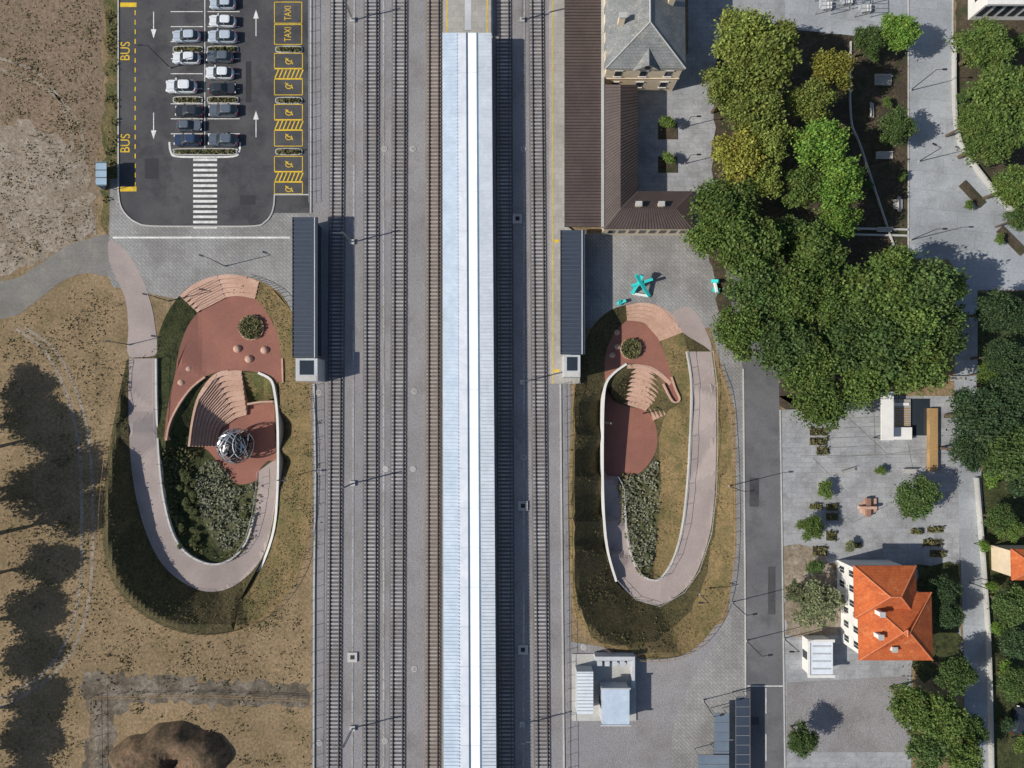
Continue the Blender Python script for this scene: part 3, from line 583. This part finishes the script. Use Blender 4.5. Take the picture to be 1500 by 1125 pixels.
# ---------------------------------------------------------------- lamps and masts
def lamp(x,y,h=7,ang=0.0,arm=1.0,m='black'):
    b=MB(); c=W(x,y,0); X,Y=c[0],c[1]; b.cyl((X,Y,0),(X,Y,.5),.14,.12,8,1); b.cyl((X,Y,.5),(X,Y,h),.08,.05,8,0)
    dx,dy=math.cos(ang),math.sin(ang); b.cyl((X,Y,h-.05),(X+dx*arm,Y+dy*arm,h+.1),.05,.04,6,0); b.box((X+dx*(arm+.2),Y+dy*(arm+.2),h+.1),(.7,.26,.1),0,ang); b.make('street_lamp',[m,'kerb'])
for q in((330,390,6,2.8),(247,441,5,2.9),(1093,938,7,0.2),(1072,882,7,0.2),(1068,712,7,0.1),(1333,133,7,0),(1333,352,7,0),(1418,852,6,0),(1345,237,6,2.7),(190,505,4,3.0),(418,700,4,0),(895,620,4,3),(1030,1025,6,.3),(1148,935,6,3.1),(250,100,7,3.1),(1025,870,5,3.1),(1003,186,4,0),(1003,240,4,0)): lamp(*q)
def mast(x,y,side=1,h=6.5):
    b=MB(); c=W(x,y,0); X,Y=c[0],c[1]
    b.box((X,Y,.2),(.8,.8,.4),1)
    for s in(-.11,.11):b.box((X+s,Y,h/2),(.05,.16,h),0)
    for k in range(12): b.box((X,Y,.6+k*h/13),(.22,.05,.06),0)
    b.cyl((X,Y,h*.9),(X+side*1.6,Y,h*.95),.04,.03,6,0); b.make('catenary_mast',['dgrey','kerb'])
for x,y,s in((516,355,-1),(517,708,-1),(517,1066,-1),(517,30,-1),(765,560,1),(765,1060,1),(765,30,1)): mast(x,y,s)
# ---------------------------------------------------------------- buildings
def hip(b,p,ze,rise,mi,axis='y',inset=1.0,oh=0.0,ridge=None):
    (x0,y0),(x1,y1)=p; x0,x1=sorted((x0,x1));y0,y1=sorted((y0,y1)); x0-=oh;y0-=oh;x1+=oh;y1+=oh
    if axis=='y':
        w=(x1-x0)/2*inset; A=((x0+x1)/2,y0+w,ze+rise);B=((x0+x1)/2,y1-w,ze+rise)
        c=[(x0,y0,ze),(x1,y0,ze),(x1,y1,ze),(x0,y1,ze),A,B]; b.add(c,[(0,1,4),(1,2,5,4),(2,3,5),(3,0,4,5)],mi)
    else:
        w=(y1-y0)/2*inset; A=(x0+w,(y0+y1)/2,ze+rise);B=(x1-w,(y0+y1)/2,ze+rise)
        c=[(x0,y0,ze),(x1,y0,ze),(x1,y1,ze),(x0,y1,ze),A,B]; b.add(c,[(0,1,5,4),(1,2,5),(2,3,4,5),(3,0,4)],mi)
    b.box(((x0+x1)/2,(y0+y1)/2,ze-.1),(x1-x0,y1-y0,.18),mi)
    if ridge is not None:
        b.cyl(Vector(A)+Vector((0,0,.03)),Vector(B)+Vector((0,0,.03)),.12,.12,6,ridge)
        prs=((0,A),(1,A),(2,B),(3,B)) if axis=='y' else ((0,A),(3,A),(1,B),(2,B))
        for i,t in prs: b.cyl(Vector(c[i])+Vector((0,0,.03)),Vector(t)+Vector((0,0,.03)),.1,.1,6,ridge)
def parts(name,lst):
    e=bpy.data.objects.new(name,None); scene.collection.objects.link(e)
    for o in lst: o.parent=e
    return e
a=W(888,-230,8);c=W(1002,98,8)
b=MB(); b.prism([(a[0],a[1]),(c[0],a[1]),(c[0],c[1]),(a[0],c[1])],0,7.9,0,0); 
b.prism([(a[0]-.12,a[1]),(c[0]+.12,a[1]),(c[0]+.12,c[1]-.12),(a[0]-.12,c[1]-.12)],4.3,4.5,0,0)
b.prism([(a[0]-.2,a[1]),(c[0]+.2,a[1]),(c[0]+.2,c[1]-.2),(a[0]-.2,c[1]-.2)],7.5,7.85,0,0); w1=b.make('walls',['cream'])
b=MB(); hip(b,(a[:2],c[:2]),8,3.6,0,'y',.85,.25,ridge=1); r1=b.make('roof',['slate','kerb'])
b=MB()
for i in range(3):
    x=a[0]+(c[0]-a[0])*(i+.5)/3
    for z in(2.4,6.0): b.box((x,c[1]-.02,z),(1.0,.1,1.7),1); b.box((x,c[1]-.08,z+.95),(1.3,.12,.14),0); b.box((x,c[1]-.09,z-.92),(1.3,.16,.12),0)
for i in range(12):
    y=a[1]+(c[1]-a[1])*(i+.5)/12
    for z in(2.4,6.0): b.box((c[0]+.02,y,z),(.1,1.0,1.7),1); b.box((a[0]-.02,y,z),(.1,1.0,1.7),1)
w2=b.make('windows',['white','glass'])
b=MB(); mx=(a[0]+c[0])/2
cx,cy=mx+.2,c[1]-.35; b.add([(cx-1.9,cy,7.9),(cx+1.9,cy,7.9),(cx,cy,9.5)],[(0,1,2)],0)
b.add([(cx-2.1,cy-.2,7.85),(cx,cy-.2,9.65),(cx,cy+3,9.65),(cx-2.1,cy+3,7.85)],[(0,1,2,3)],1); b.add([(cx+2.1,cy-.2,7.85),(cx,cy-.2,9.65),(cx,cy+3,9.65),(cx+2.1,cy+3,7.85)],[(3,2,1,0)],1)
b.box((cx,cy-.05,8.5),(.8,.1,.8),2)
for dx,dy in((3.5,9),(-4,6),(3.5,18)): b.box((mx+dx,c[1]+dy,10.3),(.9,.6,2.2),0); b.box((mx+dx,c[1]+dy,11.45),(1.1,.8,.15),3)
d1=b.make('dormer_and_chimneys',['cream','slate','glass','kerb'])
parts('station_building',[w1,r1,w2,d1])
b=MB(); z=4.6
b.pxprism([(886,126),(932,126),(932,281),(1013,281),(1013,334),(886,334)],z-.25,0,1,1)
rb=MB()
def quadpx(b,ps,mi): b.add([W(x,y,zz) for x,y,zz in ps],[(0,1,2,3)] if len(ps)==4 else [(0,1,2)],mi)
zr=5.9
RP=[[(884,124,z),(909,124,zr),(909,305,zr),(884,336,z)],[(934,124,z),(934,280,z),(909,305,zr),(909,124,zr)],[(884,336,z),(909,305,zr),(990,305,zr),(1015,336,z)],[(934,280,z),(1015,280,z),(990,305,zr),(909,305,zr)],[(1015,280,z),(1015,336,z),(990,305,zr)]]
for q in RP: quadpx(rb,q,0)
def lerp3(p,q,t): return tuple(p[i]+(q[i]-p[i])*t for i in range(3))
def seam(b,A,B,C,D_,n,mi):
    for i in range(1,n):
        p=Vector(W(*lerp3(A,B,i/n)));q=Vector(W(*lerp3(D_,C,i/n))); b.cyl(p+Vector((0,0,.03)),q+Vector((0,0,.03)),.045,.045,4,mi,False)
seam(rb,(909,124,zr),(909,305,zr),(884,336,z),(884,124,z),44,1)
seam(rb,(934,124,z),(934,280,z),(909,305,zr),(909,124,zr),36,1)
seam(rb,(884,336,z),(1015,336,z),(990,305,zr),(909,305,zr),28,1)
seam(rb,(934,280,z),(1015,280,z),(990,305,zr),(909,305,zr),20,1)
for x,y in((935,300),(968,300)): cc=W(x,y,6); rb.box((cc[0],cc[1],5.9),(.8,.6,1.2),2); rb.box((cc[0],cc[1],6.55),(1.0,.8,.12),3)
bx=MB()
for i in range(8):
    x=W(895+i*15,334,2)[0]; y=W(900,334,z-.25)[1]; bx.box((x,y-.02,2.1),(1.0,.08,1.7),0)
for i in range(6):
    bx.box((W(932,0,z-.25)[0]+.02,W(932,150+i*22,z)[1],2.2),(.08,1.0,1.6),0)
parts('station_annex',[b.make('walls',['cream','cream']),rb.make('roof',['brown','brownr','cream','kerb']),bx.make('windows',['glass'])])
b=MB(); z=4.3; b.pxbox(827,-300,881,332,z,z-.3,1,0); yy=-300
while yy<330: b.pxbox(827,yy,881,yy+1.0,z+.08,z,1,1); yy+=4.6
b.pxbox(881.3,-300,885,332,z+.5,z-.5,2,2)
yy=-280
while yy<330: c=W(836,yy,z); b.cyl((c[0],c[1],0),(c[0],c[1],z-.3),.12,.12,8,1); yy+=60
b.make('platform_roof',['brown','brownr','kerb'])
for x,y in((978,192),(978,241)):
    b=MB(); b.pxbox(x-14,y-12,x+14,y+12,.2,0,0,1); b.make('square_planter',['kerb','dsoil'])
# orange roof house
z=6.6
def rectw(x0,y0,x1,y1,z): p=W(x0,y0,z);q=W(x1,y1,z); return (p[:2],q[:2])
A=rectw(1262,873,1361,962,z);B=rectw(1256,834,1338,900,z)
b=MB()
for k,(p,q) in enumerate((A,B)): b.prism([(p[0],p[1]),(q[0],p[1]),(q[0],q[1]),(p[0],q[1])],0,z-.05-.01*k,0,0)
w1=b.make('walls',['white'])
b=MB(); hip(b,A,z,3.2,0,'y',1.0,.55,ridge=1); hip(b,B,z-.012,2.8,0,'x',1.0,.55,ridge=1); r1=b.make('roof',['tile','ridge'])
b=MB()
for (p,q),n in((A,4),(B,3)):
    x=min(p[0],q[0]); ys=sorted((p[1],q[1]))
    for i in range(n):
        y=ys[0]+(ys[1]-ys[0])*(i+.5)/n
        for zz in(1.9,4.9):
            b.box((x-.03,y,zz),(.1,.9,1.5),1); b.box((x-.07,y,zz-.85),(.2,1.2,.12),0); b.box((x-.04,y,zz+.82),(.12,1.2,.1),0)
            b.box((x-.09,y,zz),(.05,.05,1.5),0)
w2=b.make('windows',['white','glass'])
b=MB(); 
for x,y,zz in((1290,899,9.0),(1288,932,8.6),(1308,950,8.0)):
    cc=W(x,y,zz); b.box((cc[0],cc[1],zz-.3),(.6,.6,1.6),0); b.box((cc[0],cc[1],zz+.55),(.8,.8,.14),1)
ch=b.make('chimneys',['white','kerb']); parts('orange_roof_house',[w1,r1,w2,ch])
b=MB(); b.pxbox(1187,940,1220,990,3,0,0,1); 
for i in range(4): b.pxbox(1190,946+i*11,1217,948+i*11,3.08,3,2,2)
b.pxbox(1184,937,1223,941,3.15,2.9,0); b.pxbox(1184,989,1223,993,3.15,2.9,0); b.pxbox(1183.5,941,1187,989,3.15,2.9,0)
cc=W(1187,965,3); b.box((cc[0]-.02,cc[1],1.3),(.1,1.2,2),3); b.make('small_white_building',['white','cang','lgrey','glass'])
b=MB(); b.pxbox(1450,-140,1700,2,5.2,0,0,1); b.pxbox(1447,-2,1700,6,5.4,5.0,0,0); cc=W(1450,2,5.2); c2=W(1450,-60,5.2)
for i in range(7): 
    x=W(1458+i*16,2,5.2)[0]
    b.box((x,cc[1]-.03,2.6),(1.0,.1,2.6),2)
for yy in(-20,-50): 
    p=W(1450,yy,5.2); b.box((p[0]-.03,p[1],2.6),(.1,1.0,1.6),2)
b.make('white_apartment_building',['white','kerb','glass'])
b=MB(); A=rectw(1485,808,1640,846,5); b.prism([(A[0][0],A[0][1]),(A[1][0],A[0][1]),(A[1][0],A[1][1]),(A[0][0],A[1][1])],0,4.9,1,1); hip(b,A,5,2.0,0,'x',1,.4,ridge=2); b.make('tile_roof_house',['tile','cream','ridge'])
# technical building
b=MB(); b.pxbox(838,958,932,1056,.25,0,0,0); b.make('concrete_pad',['kerb'])
b=MB(); b.pxbox(845,984,869,1046,2.9,.25,1,0)
for i in range(12): b.pxbox(845,986+i*5,869,987.2+i*5,2.96,2.9,1,1)
b.make('equipment_cabin',['cang','lgrey','gut'])
b=MB(); b.pxbox(882,1010,922,1062,3.3,.25,1,0); b.pxbox(880,1008,924,1010,3.4,3.1,1); b.pxbox(880,1062,924,1064,3.4,3.1,1); cc=W(882,1036,3.3); b.box((cc[0]-.02,cc[1],1.4),(.1,1.1,2.1),2); b.make('equipment_cabin',['canb','lgrey','black'])
b=MB(); b.pxbox(872,962,930,968,2.2,.25,0); 
for i in range(5): b.pxbox(875+i*11,968.5,882+i*11,976,1.6,.25,1,0)
b.pxbox(926,968,930,1008,1.8,.25,0); b.make('electrical_cabinets',['lgrey','gut'])
b=MB()
for (x0,y0,x1,y1,mm) in((1046,1045,1068,1104,0),(1022,1106,1068,1150,0),(1078,1021,1098,1160,2)):
    b.pxbox(x0,y0,x1,y1,2.8,2.65,1,mm)
    yy=y0
    while yy<y1-2: b.pxbox(x0,yy,x1,yy+.8,2.86,2.8,1,1); yy+=14
    for x,y in((x0+2,y0+3),(x1-2,y0+3),(x0+2,y1-3),(x1-2,y1-3)):
        c=W(x,y,2.7); b.cyl((c[0],c[1],0),(c[0],c[1],2.65),.06,.06,6,1)
b.make('bicycle_shelter',['panel','dgrey','navy'])
b=MB(); b.pxbox(140,237,156,272,2.6,2.48,1,0)
for y in(238,249,260,271): b.pxbox(140,y-.5,156,y+.5,2.66,2.6,1,1)
b.pxbox(140,238,141.2,271,2.48,.1,0,0)
for x,y in((141,238),(155,238),(141,271),(155,271)):
    c=W(x,y,2.5); b.cyl((c[0],c[1],0),(c[0],c[1],2.5),.05,.05,6,1)
c=W(146,255,.5); b.box((c[0],c[1],.5),(.4,2.5,.08),1); b.make('bus_shelter',['bglass','black'])
# garden pavilion
b=MB(); b.pxbox(1291,574,1309,645,3.0,2.8,0,0); b.pxbox(1310,585,1334,640,.5,0,2,3); b.pxbox(1309,626,1336,644,1.2,.05,0,0)
b.pxbox(1335,584,1362,638,.12,.05,1,4); b.pxbox(1362,598,1374,690,.9,.1,5,5); b.pxbox(1310,590,1332,594,.7,.5,0,0)
for i in range(8): b.pxbox(1311,598+i*3.4,1333,599.5+i*3.4,.56,.5,5,5)
for x,y in((1293,577),(1307,577),(1293,642),(1307,642)): c=W(x,y,2.9); b.cyl((c[0],c[1],0),(c[0],c[1],2.8),.08,.08,6,1)
b.make('garden_pavilion',['white','black','lgrey','plat','glass','wood'])
b=MB(); b.pxprism([(1262,738),(1268,732),(1284,730),(1284,748),(1274,757),(1262,752)],.5,0.05,0,0); b.pxbox(1260,742,1285,746,1.4,.5,0,0); b.pxbox(1270,730,1276,757,1.1,.5,1,1); b.make('stone_monument',['stone','stone2'])
for x,y in((1205,12),(1235,4),(1262,16)):
    b=MB(); c=W(x,y,0)
    for dx in(-1.3,1.3):
        for dy in(-1.1,1.1): b.cyl((c[0]+dx,c[1]+dy,0),(c[0]+dx,c[1]+dy,2.6),.06,.06,6,0)
        b.cyl((c[0]+dx,c[1]-1.1,2.6),(c[0]+dx,c[1]+1.1,2.6),.05,.05,6,0)
    for dy in(-1.1,-.4,.4,1.1): b.cyl((c[0]-1.3,c[1]+dy,2.6),(c[0]+1.3,c[1]+dy,2.6),.05,.05,6,0)
    b.box((c[0]-.4,c[1],1.0),(1.2,1.6,.1),1); b.box((c[0]+.7,c[1],.5),(.8,1.2,.9),2); b.make('play_frame',['dgrey','lgrey','white'])
def bedbox(x0,y0,x1,y1,n=60,m='shrub'):
    b=MB(); b.pxbox(x0,y0,x1,y1,.12,0.04,0,1)
    leaves(b,[W(random.uniform(x0,x1),random.uniform(y0,y1),random.uniform(.15,.7)) for _ in range(n)],.25,2); b.make('planting_bed',['kerb','dsoil',m])
for q in((1186,627,1212,638),(1186,641,1212,652),(1196,655,1214,666),(1210,738,1228,748),(1210,752,1228,762),(1210,778,1226,792),(1190,800,1212,814),(1335,775,1352,782),(1352,790,1380,800),(1362,806,1386,816),(1358,772,1382,780),(1186,738,1204,746),(1240,795,1262,803)): bedbox(*q)
M['joint']=mat('dark_joint',(.16,.18,.15),None,.2,3)
b=MB()
for i in range(6):
    y=600+i*14; line(b,1212,y,1288,y-4,.07,.07)
for q in((1230,600,1300,665),(1300,665,1380,655),(1190,670,1240,720),(1172,668,1404,664),(1215,740,1250,765),(1250,765,1300,740),(1280,600,1282,664),(1330,650,1340,700)): line(b,*q,.07,.075)
b.make('garden_paving_lines',['joint'])
def bench(x,y,rz=0,m='kerb'):
    b=MB(); c=Vector(W(x,y,0)); R=Matrix.Rotation(rz,3,'Z')
    for k in range(4): p=R@Vector((0,-.24+k*.16,.45)); b.box(c+p,(2.4,.12,.06),0,rz)
    for s in(-.95,.95): p=R@Vector((s,0,.22)); b.box(c+p,(.12,.55,.42),1,rz)
    p=R@Vector((0,.34,.75)); b.box(c+p,(2.4,.06,.35),0,rz); b.make('park_bench',[m,'black'])
for q in((1293,118,0),(1293,228,0),(1275,163,1.57),(1315,300,1.57),(1293,338,0),(1240,690,.3),(1330,690,0),(1400,555,0),(1200,770,1.4)): bench(*q)
for x0,y0,x1,y1 in((1282,108,1306,124),(1284,222,1308,232),(1310,292,1322,306)):
    b=MB(); b.pxbox(x0,y0,x1,y1,.35,0,0,0); b.pxbox(x0+2,y0+2,x1-2,y1-2,.4,.35,1,1); b.make('stone_seat_slab',['kerb','plat'])
wall('garden_wall',[(1247,60),(1247,170),(1262,215),(1300,330),(1312,365)],[.4]*5,[0]*5,.2,'kerb'); wall('garden_wall',[(1240,334),(1330,336)],[.4]*2,[0]*2,.3,'kerb'); wall('garden_wall',[(1240,343),(1330,345)],[.25]*2,[0]*2,.3,'kerb')
wall('garden_wall',[(1400,60),(1404,190),(1437,250),(1500,325)],[.9]*4,[0]*4,.28,'kerb'); wall('garden_wall',[(1433,700),(1446,860),(1453,1000),(1458,1300)],[1.0]*4,[0]*4,.25,'kerb')
wall('hedge_strip',[(1410,268),(1440,300)],[.3]*2,[0]*2,1.4,'dsoil'); wall('hedge_strip',[(1465,335),(1500,370)],[.3]*2,[0]*2,1.4,'dsoil')
def beam(b,p,q,w,h,mi=0):
    p=Vector(p);q=Vector(q); d=q-p; L=d.length; rz=math.atan2(d.y,d.x); ry=-math.atan2(d.z,math.hypot(d.x,d.y)); b.box((p+q)/2,(L,w,h),mi,rz,ry)
Q=W
b=MB(); 
beam(b,Q(926,430,.2),Q(941,403,2.8),.5,.4); beam(b,Q(951,434,.2),Q(932,403,2.9),.5,.4); beam(b,Q(925,419,1.5),Q(956,409,1.9),.45,.4); beam(b,Q(926,430,.25),Q(951,434,.25),.35,.3,1); b.make('teal_sculpture',['teal','white'])
b=MB(); beam(b,Q(904,445,.2),Q(917,440,.7),.5,.4); beam(b,Q(908,446,.2),Q(908,440,.9),.4,.4); b.make('teal_sculpture',['teal'])
b=MB(); beam(b,Q(1043,412,.4),Q(1053,412,1.2),.5,.5); beam(b,Q(1044,424,.3),Q(1054,426,.5),.7,.4); beam(b,Q(1046,410,.4),Q(1050,428,.8),.35,.5,1); b.make('teal_sculpture',['teal','white'])
# spoil heap with hollow centre
b=MB(); n=56;k=16; c=W(248,1118,0); vs=[];fs=[]
for j in range(k):
    t=j/(k-1)
    for i in range(n):
        a=6.283*i/n; r=(1-t*.97)*(8.2+1.0*math.sin(2*a+1)+.5*math.sin(5*a)+.25*math.sin(11*a))
        zz=(2.6*math.sin(min(1,t/.38)*math.pi/2) if t<.38 else 2.6-(t-.38)/.62*2.9*(.6+.4*math.cos(a)))
        vs.append((c[0]+r*math.cos(a)*1.05,c[1]+r*math.sin(a)*.85,zz-.05+random.uniform(-.15,.15)*(j>0)))
for j in range(k-1):
    for i in range(n): fs.append((j*n+i,j*n+(i+1)%n,(j+1)*n+(i+1)%n,(j+1)*n+i))
fs.append(tuple((k-1)*n+i for i in range(n))); b.add(vs,fs); M['mound']=mat('red_earth',(0.185,0.12,0.075),(0.12,0.082,0.048),.45,1.5,.3,bump=1,c3=(.09,.065,.038),mid=.4,thr=.54); b.make('earth_mound',['mound'],True)
# ---------------------------------------------------------------- cars
def carmesh():
    b=MB()
    def plan(L0,L1,w,r=.35,n=3,z=0):
        pts=[]
        for (cx,cy,a0) in((L1-r,w/2-r,0),(L0+r,w/2-r,90),(L0+r,-w/2+r,180),(L1-r,-w/2+r,270)):
            for i in range(n+1):
                a=math.radians(a0+90*i/n); pts.append((cx+r*math.cos(a),cy+r*math.sin(a),z))
        return pts
    def loft(A,B,mi):
        n=len(A); b.add(A+B,[(i,(i+1)%n,n+(i+1)%n,n+i) for i in range(n)],mi)
    a=plan(-2.15,2.1,1.78,.4,z=.25);c=plan(-2.2,2.18,1.84,.45,z=.6);d=plan(-2.12,2.05,1.72,.45,z=.88)
    loft(a,c,0);loft(c,d,0); b.add(d,[tuple(range(len(d)))],0)
    e=plan(-1.95,.95,1.62,.3,z=.885);f=plan(-1.45,.15,1.28,.28,z=1.42);g=plan(-1.25,.0,1.1,.25,z=1.47)
    loft(e,f,1);loft(f,g,0); b.add(g,[tuple(range(len(g)))],0)
    for sx in(-1.35,1.3):
        for sy in(-.8,.8): b.cyl((sx,sy-.1,.32),(sx,sy+.1,.32),.32,.32,14,2)
    for sy in(-.98,.98): b.box((.62,sy,.95),(.2,.24,.14),0)
    for sy in(-.62,.62): b.box((2.12,sy,.68),(.16,.34,.14),4); b.box((-2.16,sy,.75),(.1,.34,.16),3)
    for s in(-1,1): b.cyl((-.45,s*.83,.9),(-.45,s*.65,1.41),.04,.04,4,0)
    for s in(-1,1): b.cyl((1.0,s*.45,.885),(1.95,s*.55,.885),.015,.015,4,2)
    b.box((2.14,0,.45),(.1,1.0,.14),2); b.box((-2.17,0,.5),(.08,.5,.13),4)
    o=b.make('parked_car',['carpaint','glass','rubber','lampr','white']); me=o.data; bpy.data.objects.remove(o); return me
cm=carmesh()
def car(x,y,col,rz=0,s=1.0):
    o=bpy.data.objects.new('parked_car',cm); scene.collection.objects.link(o); p=W(x,y,.7); o.location=(p[0],p[1],.075); o.rotation_euler=(0,0,rz+random.uniform(-.03,.03)); o.scale=(s,s,s); o.color=(*col,1)
wh=(.66,.69,.72);si=(.42,.48,.55);dk=(.03,.035,.045);gr=(.10,.12,.15);bl=(.03,.05,.10)
P=math.pi
for q in((273,53,si,P,1),(273,85,wh,P,1),(266,127,wh,P,1.12),(277,163,dk,P,1),(277,184,gr,0,.93),(275,205,bl,P,1),(326,31,wh,P,.98),(326,54,si,P,1.05),(322,83,gr,P,.98),(322,107,wh,P,1.02),(326,130,dk,0,.97),(327,162,gr,P,1.05),(327,205,gr,P,1.08),(326,5,si,P,.95),(1492,1055,dk,1.3,1)): car(*q)
# ---------------------------------------------------------------- trees
def treemesh(seed,nl,leaf,flat=0.75,lobes=34,spread=.68,lr=(.17,.34)):
    global rng; rng=np.random.default_rng(seed); random.seed(seed); b=MB()
    b.cyl((0,0,0),(.02,.02,.75),.075,.05,8,1); b.cyl((.02,.02,.75),(0,0,1.5),.05,.02,6,1)
    pts=[]; zc=1.45
    for i in range(lobes):
        d=rng.normal(0,1,3); d/=np.linalg.norm(d); d[2]=abs(d[2])*1.0-.25
        k=spread*rng.uniform(.5,1.12); c=np.array([d[0]*k,d[1]*k,zc+d[2]*k*flat]); r=rng.uniform(*lr)
        if i%2==0: b.cyl((0,0,.7+.5*random.random()),tuple(c),.03,.008,5,1,False)
        n=int(nl/lobes*(r/np.mean(lr))**2); q=rng.normal(0,1,(n,3)); q/=np.linalg.norm(q,axis=1)[:,None]; q[:,2]=np.where(q[:,2]<-.3,-q[:,2],q[:,2])
        rr=r*rng.uniform(.5,1.2,(n,1))*(1+.22*np.sin(q[:,:1]*7+i)+.15*np.sin(q[:,1:2]*9+2*i)); pts.append(c+q*rr*np.array([1,1,.85]))
    pts.append(rng.normal(0,1,(int(nl*.08),3))*np.array([.28,.28,.2])+np.array([0,0,zc]))
    leaves(b,np.concatenate(pts),leaf,0,up=.45)
    o=b.make('tree',['leaf','bark']); me=o.data; bpy.data.objects.remove(o); return me
TM=[treemesh(s,9500,.043) for s in(11,12,13,14,15)]
TS=[treemesh(s,1800,.085,lobes=14,lr=(.25,.42),spread=.55) for s in(21,22)]
TP=treemesh(31,11000,.036,flat=.55,lobes=60,spread=.8,lr=(.16,.24))
TF=treemesh(41,2600,.05,lobes=34,lr=(.14,.24),spread=.75)
random.seed(5)
cols={'l':(.215,.255,.058),'y':(.265,.26,.05),'g':(.125,.185,.042),'d':(.085,.135,.038),'k':(.055,.095,.038),'b':(.16,.265,.045),'s':(.18,.20,.10)}
def tree(x,y,r,h,c,kind='T',name='broadleaf_tree'):
    me={'T':random.choice(TM),'S':random.choice(TS),'P':TP,'F':TF}[kind]
    p=W(x,y,h*.72); o=bpy.data.objects.new(name,me); scene.collection.objects.link(o); R=r*.11*.93*1.05
    o.location=(p[0],p[1],0.0); o.rotation_euler=(0,0,random.uniform(0,6.28)); o.scale=(R,R*random.uniform(.9,1.1),h/2.1)
    v=random.uniform(.8,1.2); o.color=tuple(a*v for a in cols[c])+(1,)
for q in [(1085,55,48,12,'l'),(1120,95,50,13,'l'),(1068,128,40,12,'l'),(1105,160,48,13,'l'),(1145,60,32,11,'l'),(1218,105,34,11,'y'),(1190,150,34,11,'l'),(1080,230,46,12,'y'),(1125,205,38,12,'l'),(1200,215,44,12,'b'),(1222,270,42,12,'b'),(1180,275,36,11,'g'),(1225,325,34,11,'b'),(1120,262,32,11,'l'),(1060,310,55,12,'g'),(1035,345,36,11,'g'),(1095,360,52,13,'g'),(1150,345,34,9,'d'),(1190,375,46,12,'g'),(1110,430,48,12,'d'),(1165,430,48,13,'g'),(1085,485,42,12,'g'),(1150,500,50,12,'d'),(1215,440,44,12,'g'),(1190,540,50,12,'g'),(1200,592,40,11,'g'),(1245,505,48,12,'d'),(1290,435,60,14,'g'),(1345,430,58,14,'d'),(1375,480,45,13,'d'),(1305,505,58,14,'d'),(1345,535,48,13,'g'),(1260,560,42,12,'g'),(1300,390,36,12,'g'),(1385,425,32,11,'g'),(1255,455,40,12,'d'),(1330,480,50,14,'g'),
  (1315,48,34,8,'b'),(1272,60,26,7,'d'),(1315,185,30,7,'d'),(1440,68,42,8,'g'),(1482,272,34,9,'g'),(1492,320,20,7,'d'),(1460,455,36,10,'k'),(1492,465,30,10,'k'),(1445,548,20,6,'g'),(1342,727,38,6,'d'),(1188,773,21,5,'g'),(1175,1083,24,6,'d'),(1335,1030,38,8,'g'),(1378,1055,42,9,'g'),(1402,990,30,8,'d'),(1362,1098,38,8,'d'),(1410,1105,30,8,'g'),(1385,865,24,6,'k'),(1390,900,22,6,'k'),(1482,885,34,7,'d'),(1488,940,28,7,'k'),(1465,760,24,6,'d'),(1490,1000,28,6,'d'),(1480,775,20,5,'g'),(1425,1070,22,6,'d')]: tree(*q)
for q in [(1475,150,62,11,'g'),(1450,205,46,10,'g'),(1425,175,30,9,'g'),(1440,610,52,12,'k'),(1480,660,48,12,'d'),(1490,575,44,12,'k'),(1420,660,30,10,'k'),(1470,520,30,10,'k')]: tree(*q,kind='P',name='pine_tree')
tree(1195,880,44,6,'s','F','olive_tree'); tree(1165,870,22,5,'s','F','olive_tree')
for q in [(979,180,14,3,'g'),(980,233,12,2.6,'g'),(1210,717,16,2.2,'g'),(1455,700,16,3,'b'),(1492,712,20,4,'k'),(1440,800,10,3,'b'),(1452,860,10,3,'b'),(1462,920,12,3,'b'),(1475,980,14,3,'b'),(1196,830,16,3,'d'),(1245,800,10,2,'s'),(1290,690,9,1.5,'g'),(1420,300,9,2,'g'),(1465,350,10,2,'g'),(1480,1010,12,2,'g'),(1495,1090,14,3,'g'),(1280,85,10,2,'d'),(1300,150,9,2,'g'),(1270,270,10,2,'d'),(1295,205,8,2,'d'),(1320,260,9,2,'g'),(1475,1060,14,3,'k'),(1410,140,12,2,'d'),(1490,60,14,3,'d')]: tree(*q,kind='S',name='shrub')
random.seed(3)
for i in range(22): 
    x=random.choice([290,283,275,268,285,360,265]);y=random.uniform(680,805)
    if not pip([(x,y)],innerL)[0]: continue
    z=zL(x,y); p=W(x,y,z); o=bpy.data.objects.new('shrub',random.choice(TS)); scene.collection.objects.link(o); s=random.uniform(.4,.9); o.location=(p[0],p[1],z-.4*s); o.scale=(s,s,s*.8); o.color=(.16,.18,.07,1); o.rotation_euler=(0,0,random.uniform(0,6))
for i in range(8):
    x=random.uniform(925,955);y=random.uniform(705,820); z=zR(x,y); p=W(x,y,z); o=bpy.data.objects.new('shrub',random.choice(TS)); scene.collection.objects.link(o); s=random.uniform(.35,.7); o.location=(p[0],p[1],z-.4*s); o.scale=(s,s,s*.8); o.color=(.16,.18,.08,1)
# trees beyond the left edge
for x,y,h,r in((-50,590,11,34),(-24,660,13,38),(-14,720,14.5,42),(-18,785,15,44),(-40,850,13,40),(-50,920,12,44),(-50,985,12,42),(-50,1050,12,42),(-55,1110,12,42),(-60,1170,12,40),(-62,640,13,40),(-70,750,15,44)):
    o=bpy.data.objects.new('broadleaf_tree',random.choice(TM)); scene.collection.objects.link(o); p=W(x,y,0); o.location=(p[0],p[1],0); R=r*.11; o.scale=(R,R*1.1,h/2.1); o.color=(.13,.19,.04,1); o.rotation_euler=(0,0,random.uniform(0,6))
b=MB(); line(b,1122,1008,1122,1045,.14,.085); line(b,1122,1075,1122,1115,.14,.085)
line(b,1094,1005,1147,1005,.14,.085); b.make('road_markings',['wpaint'])
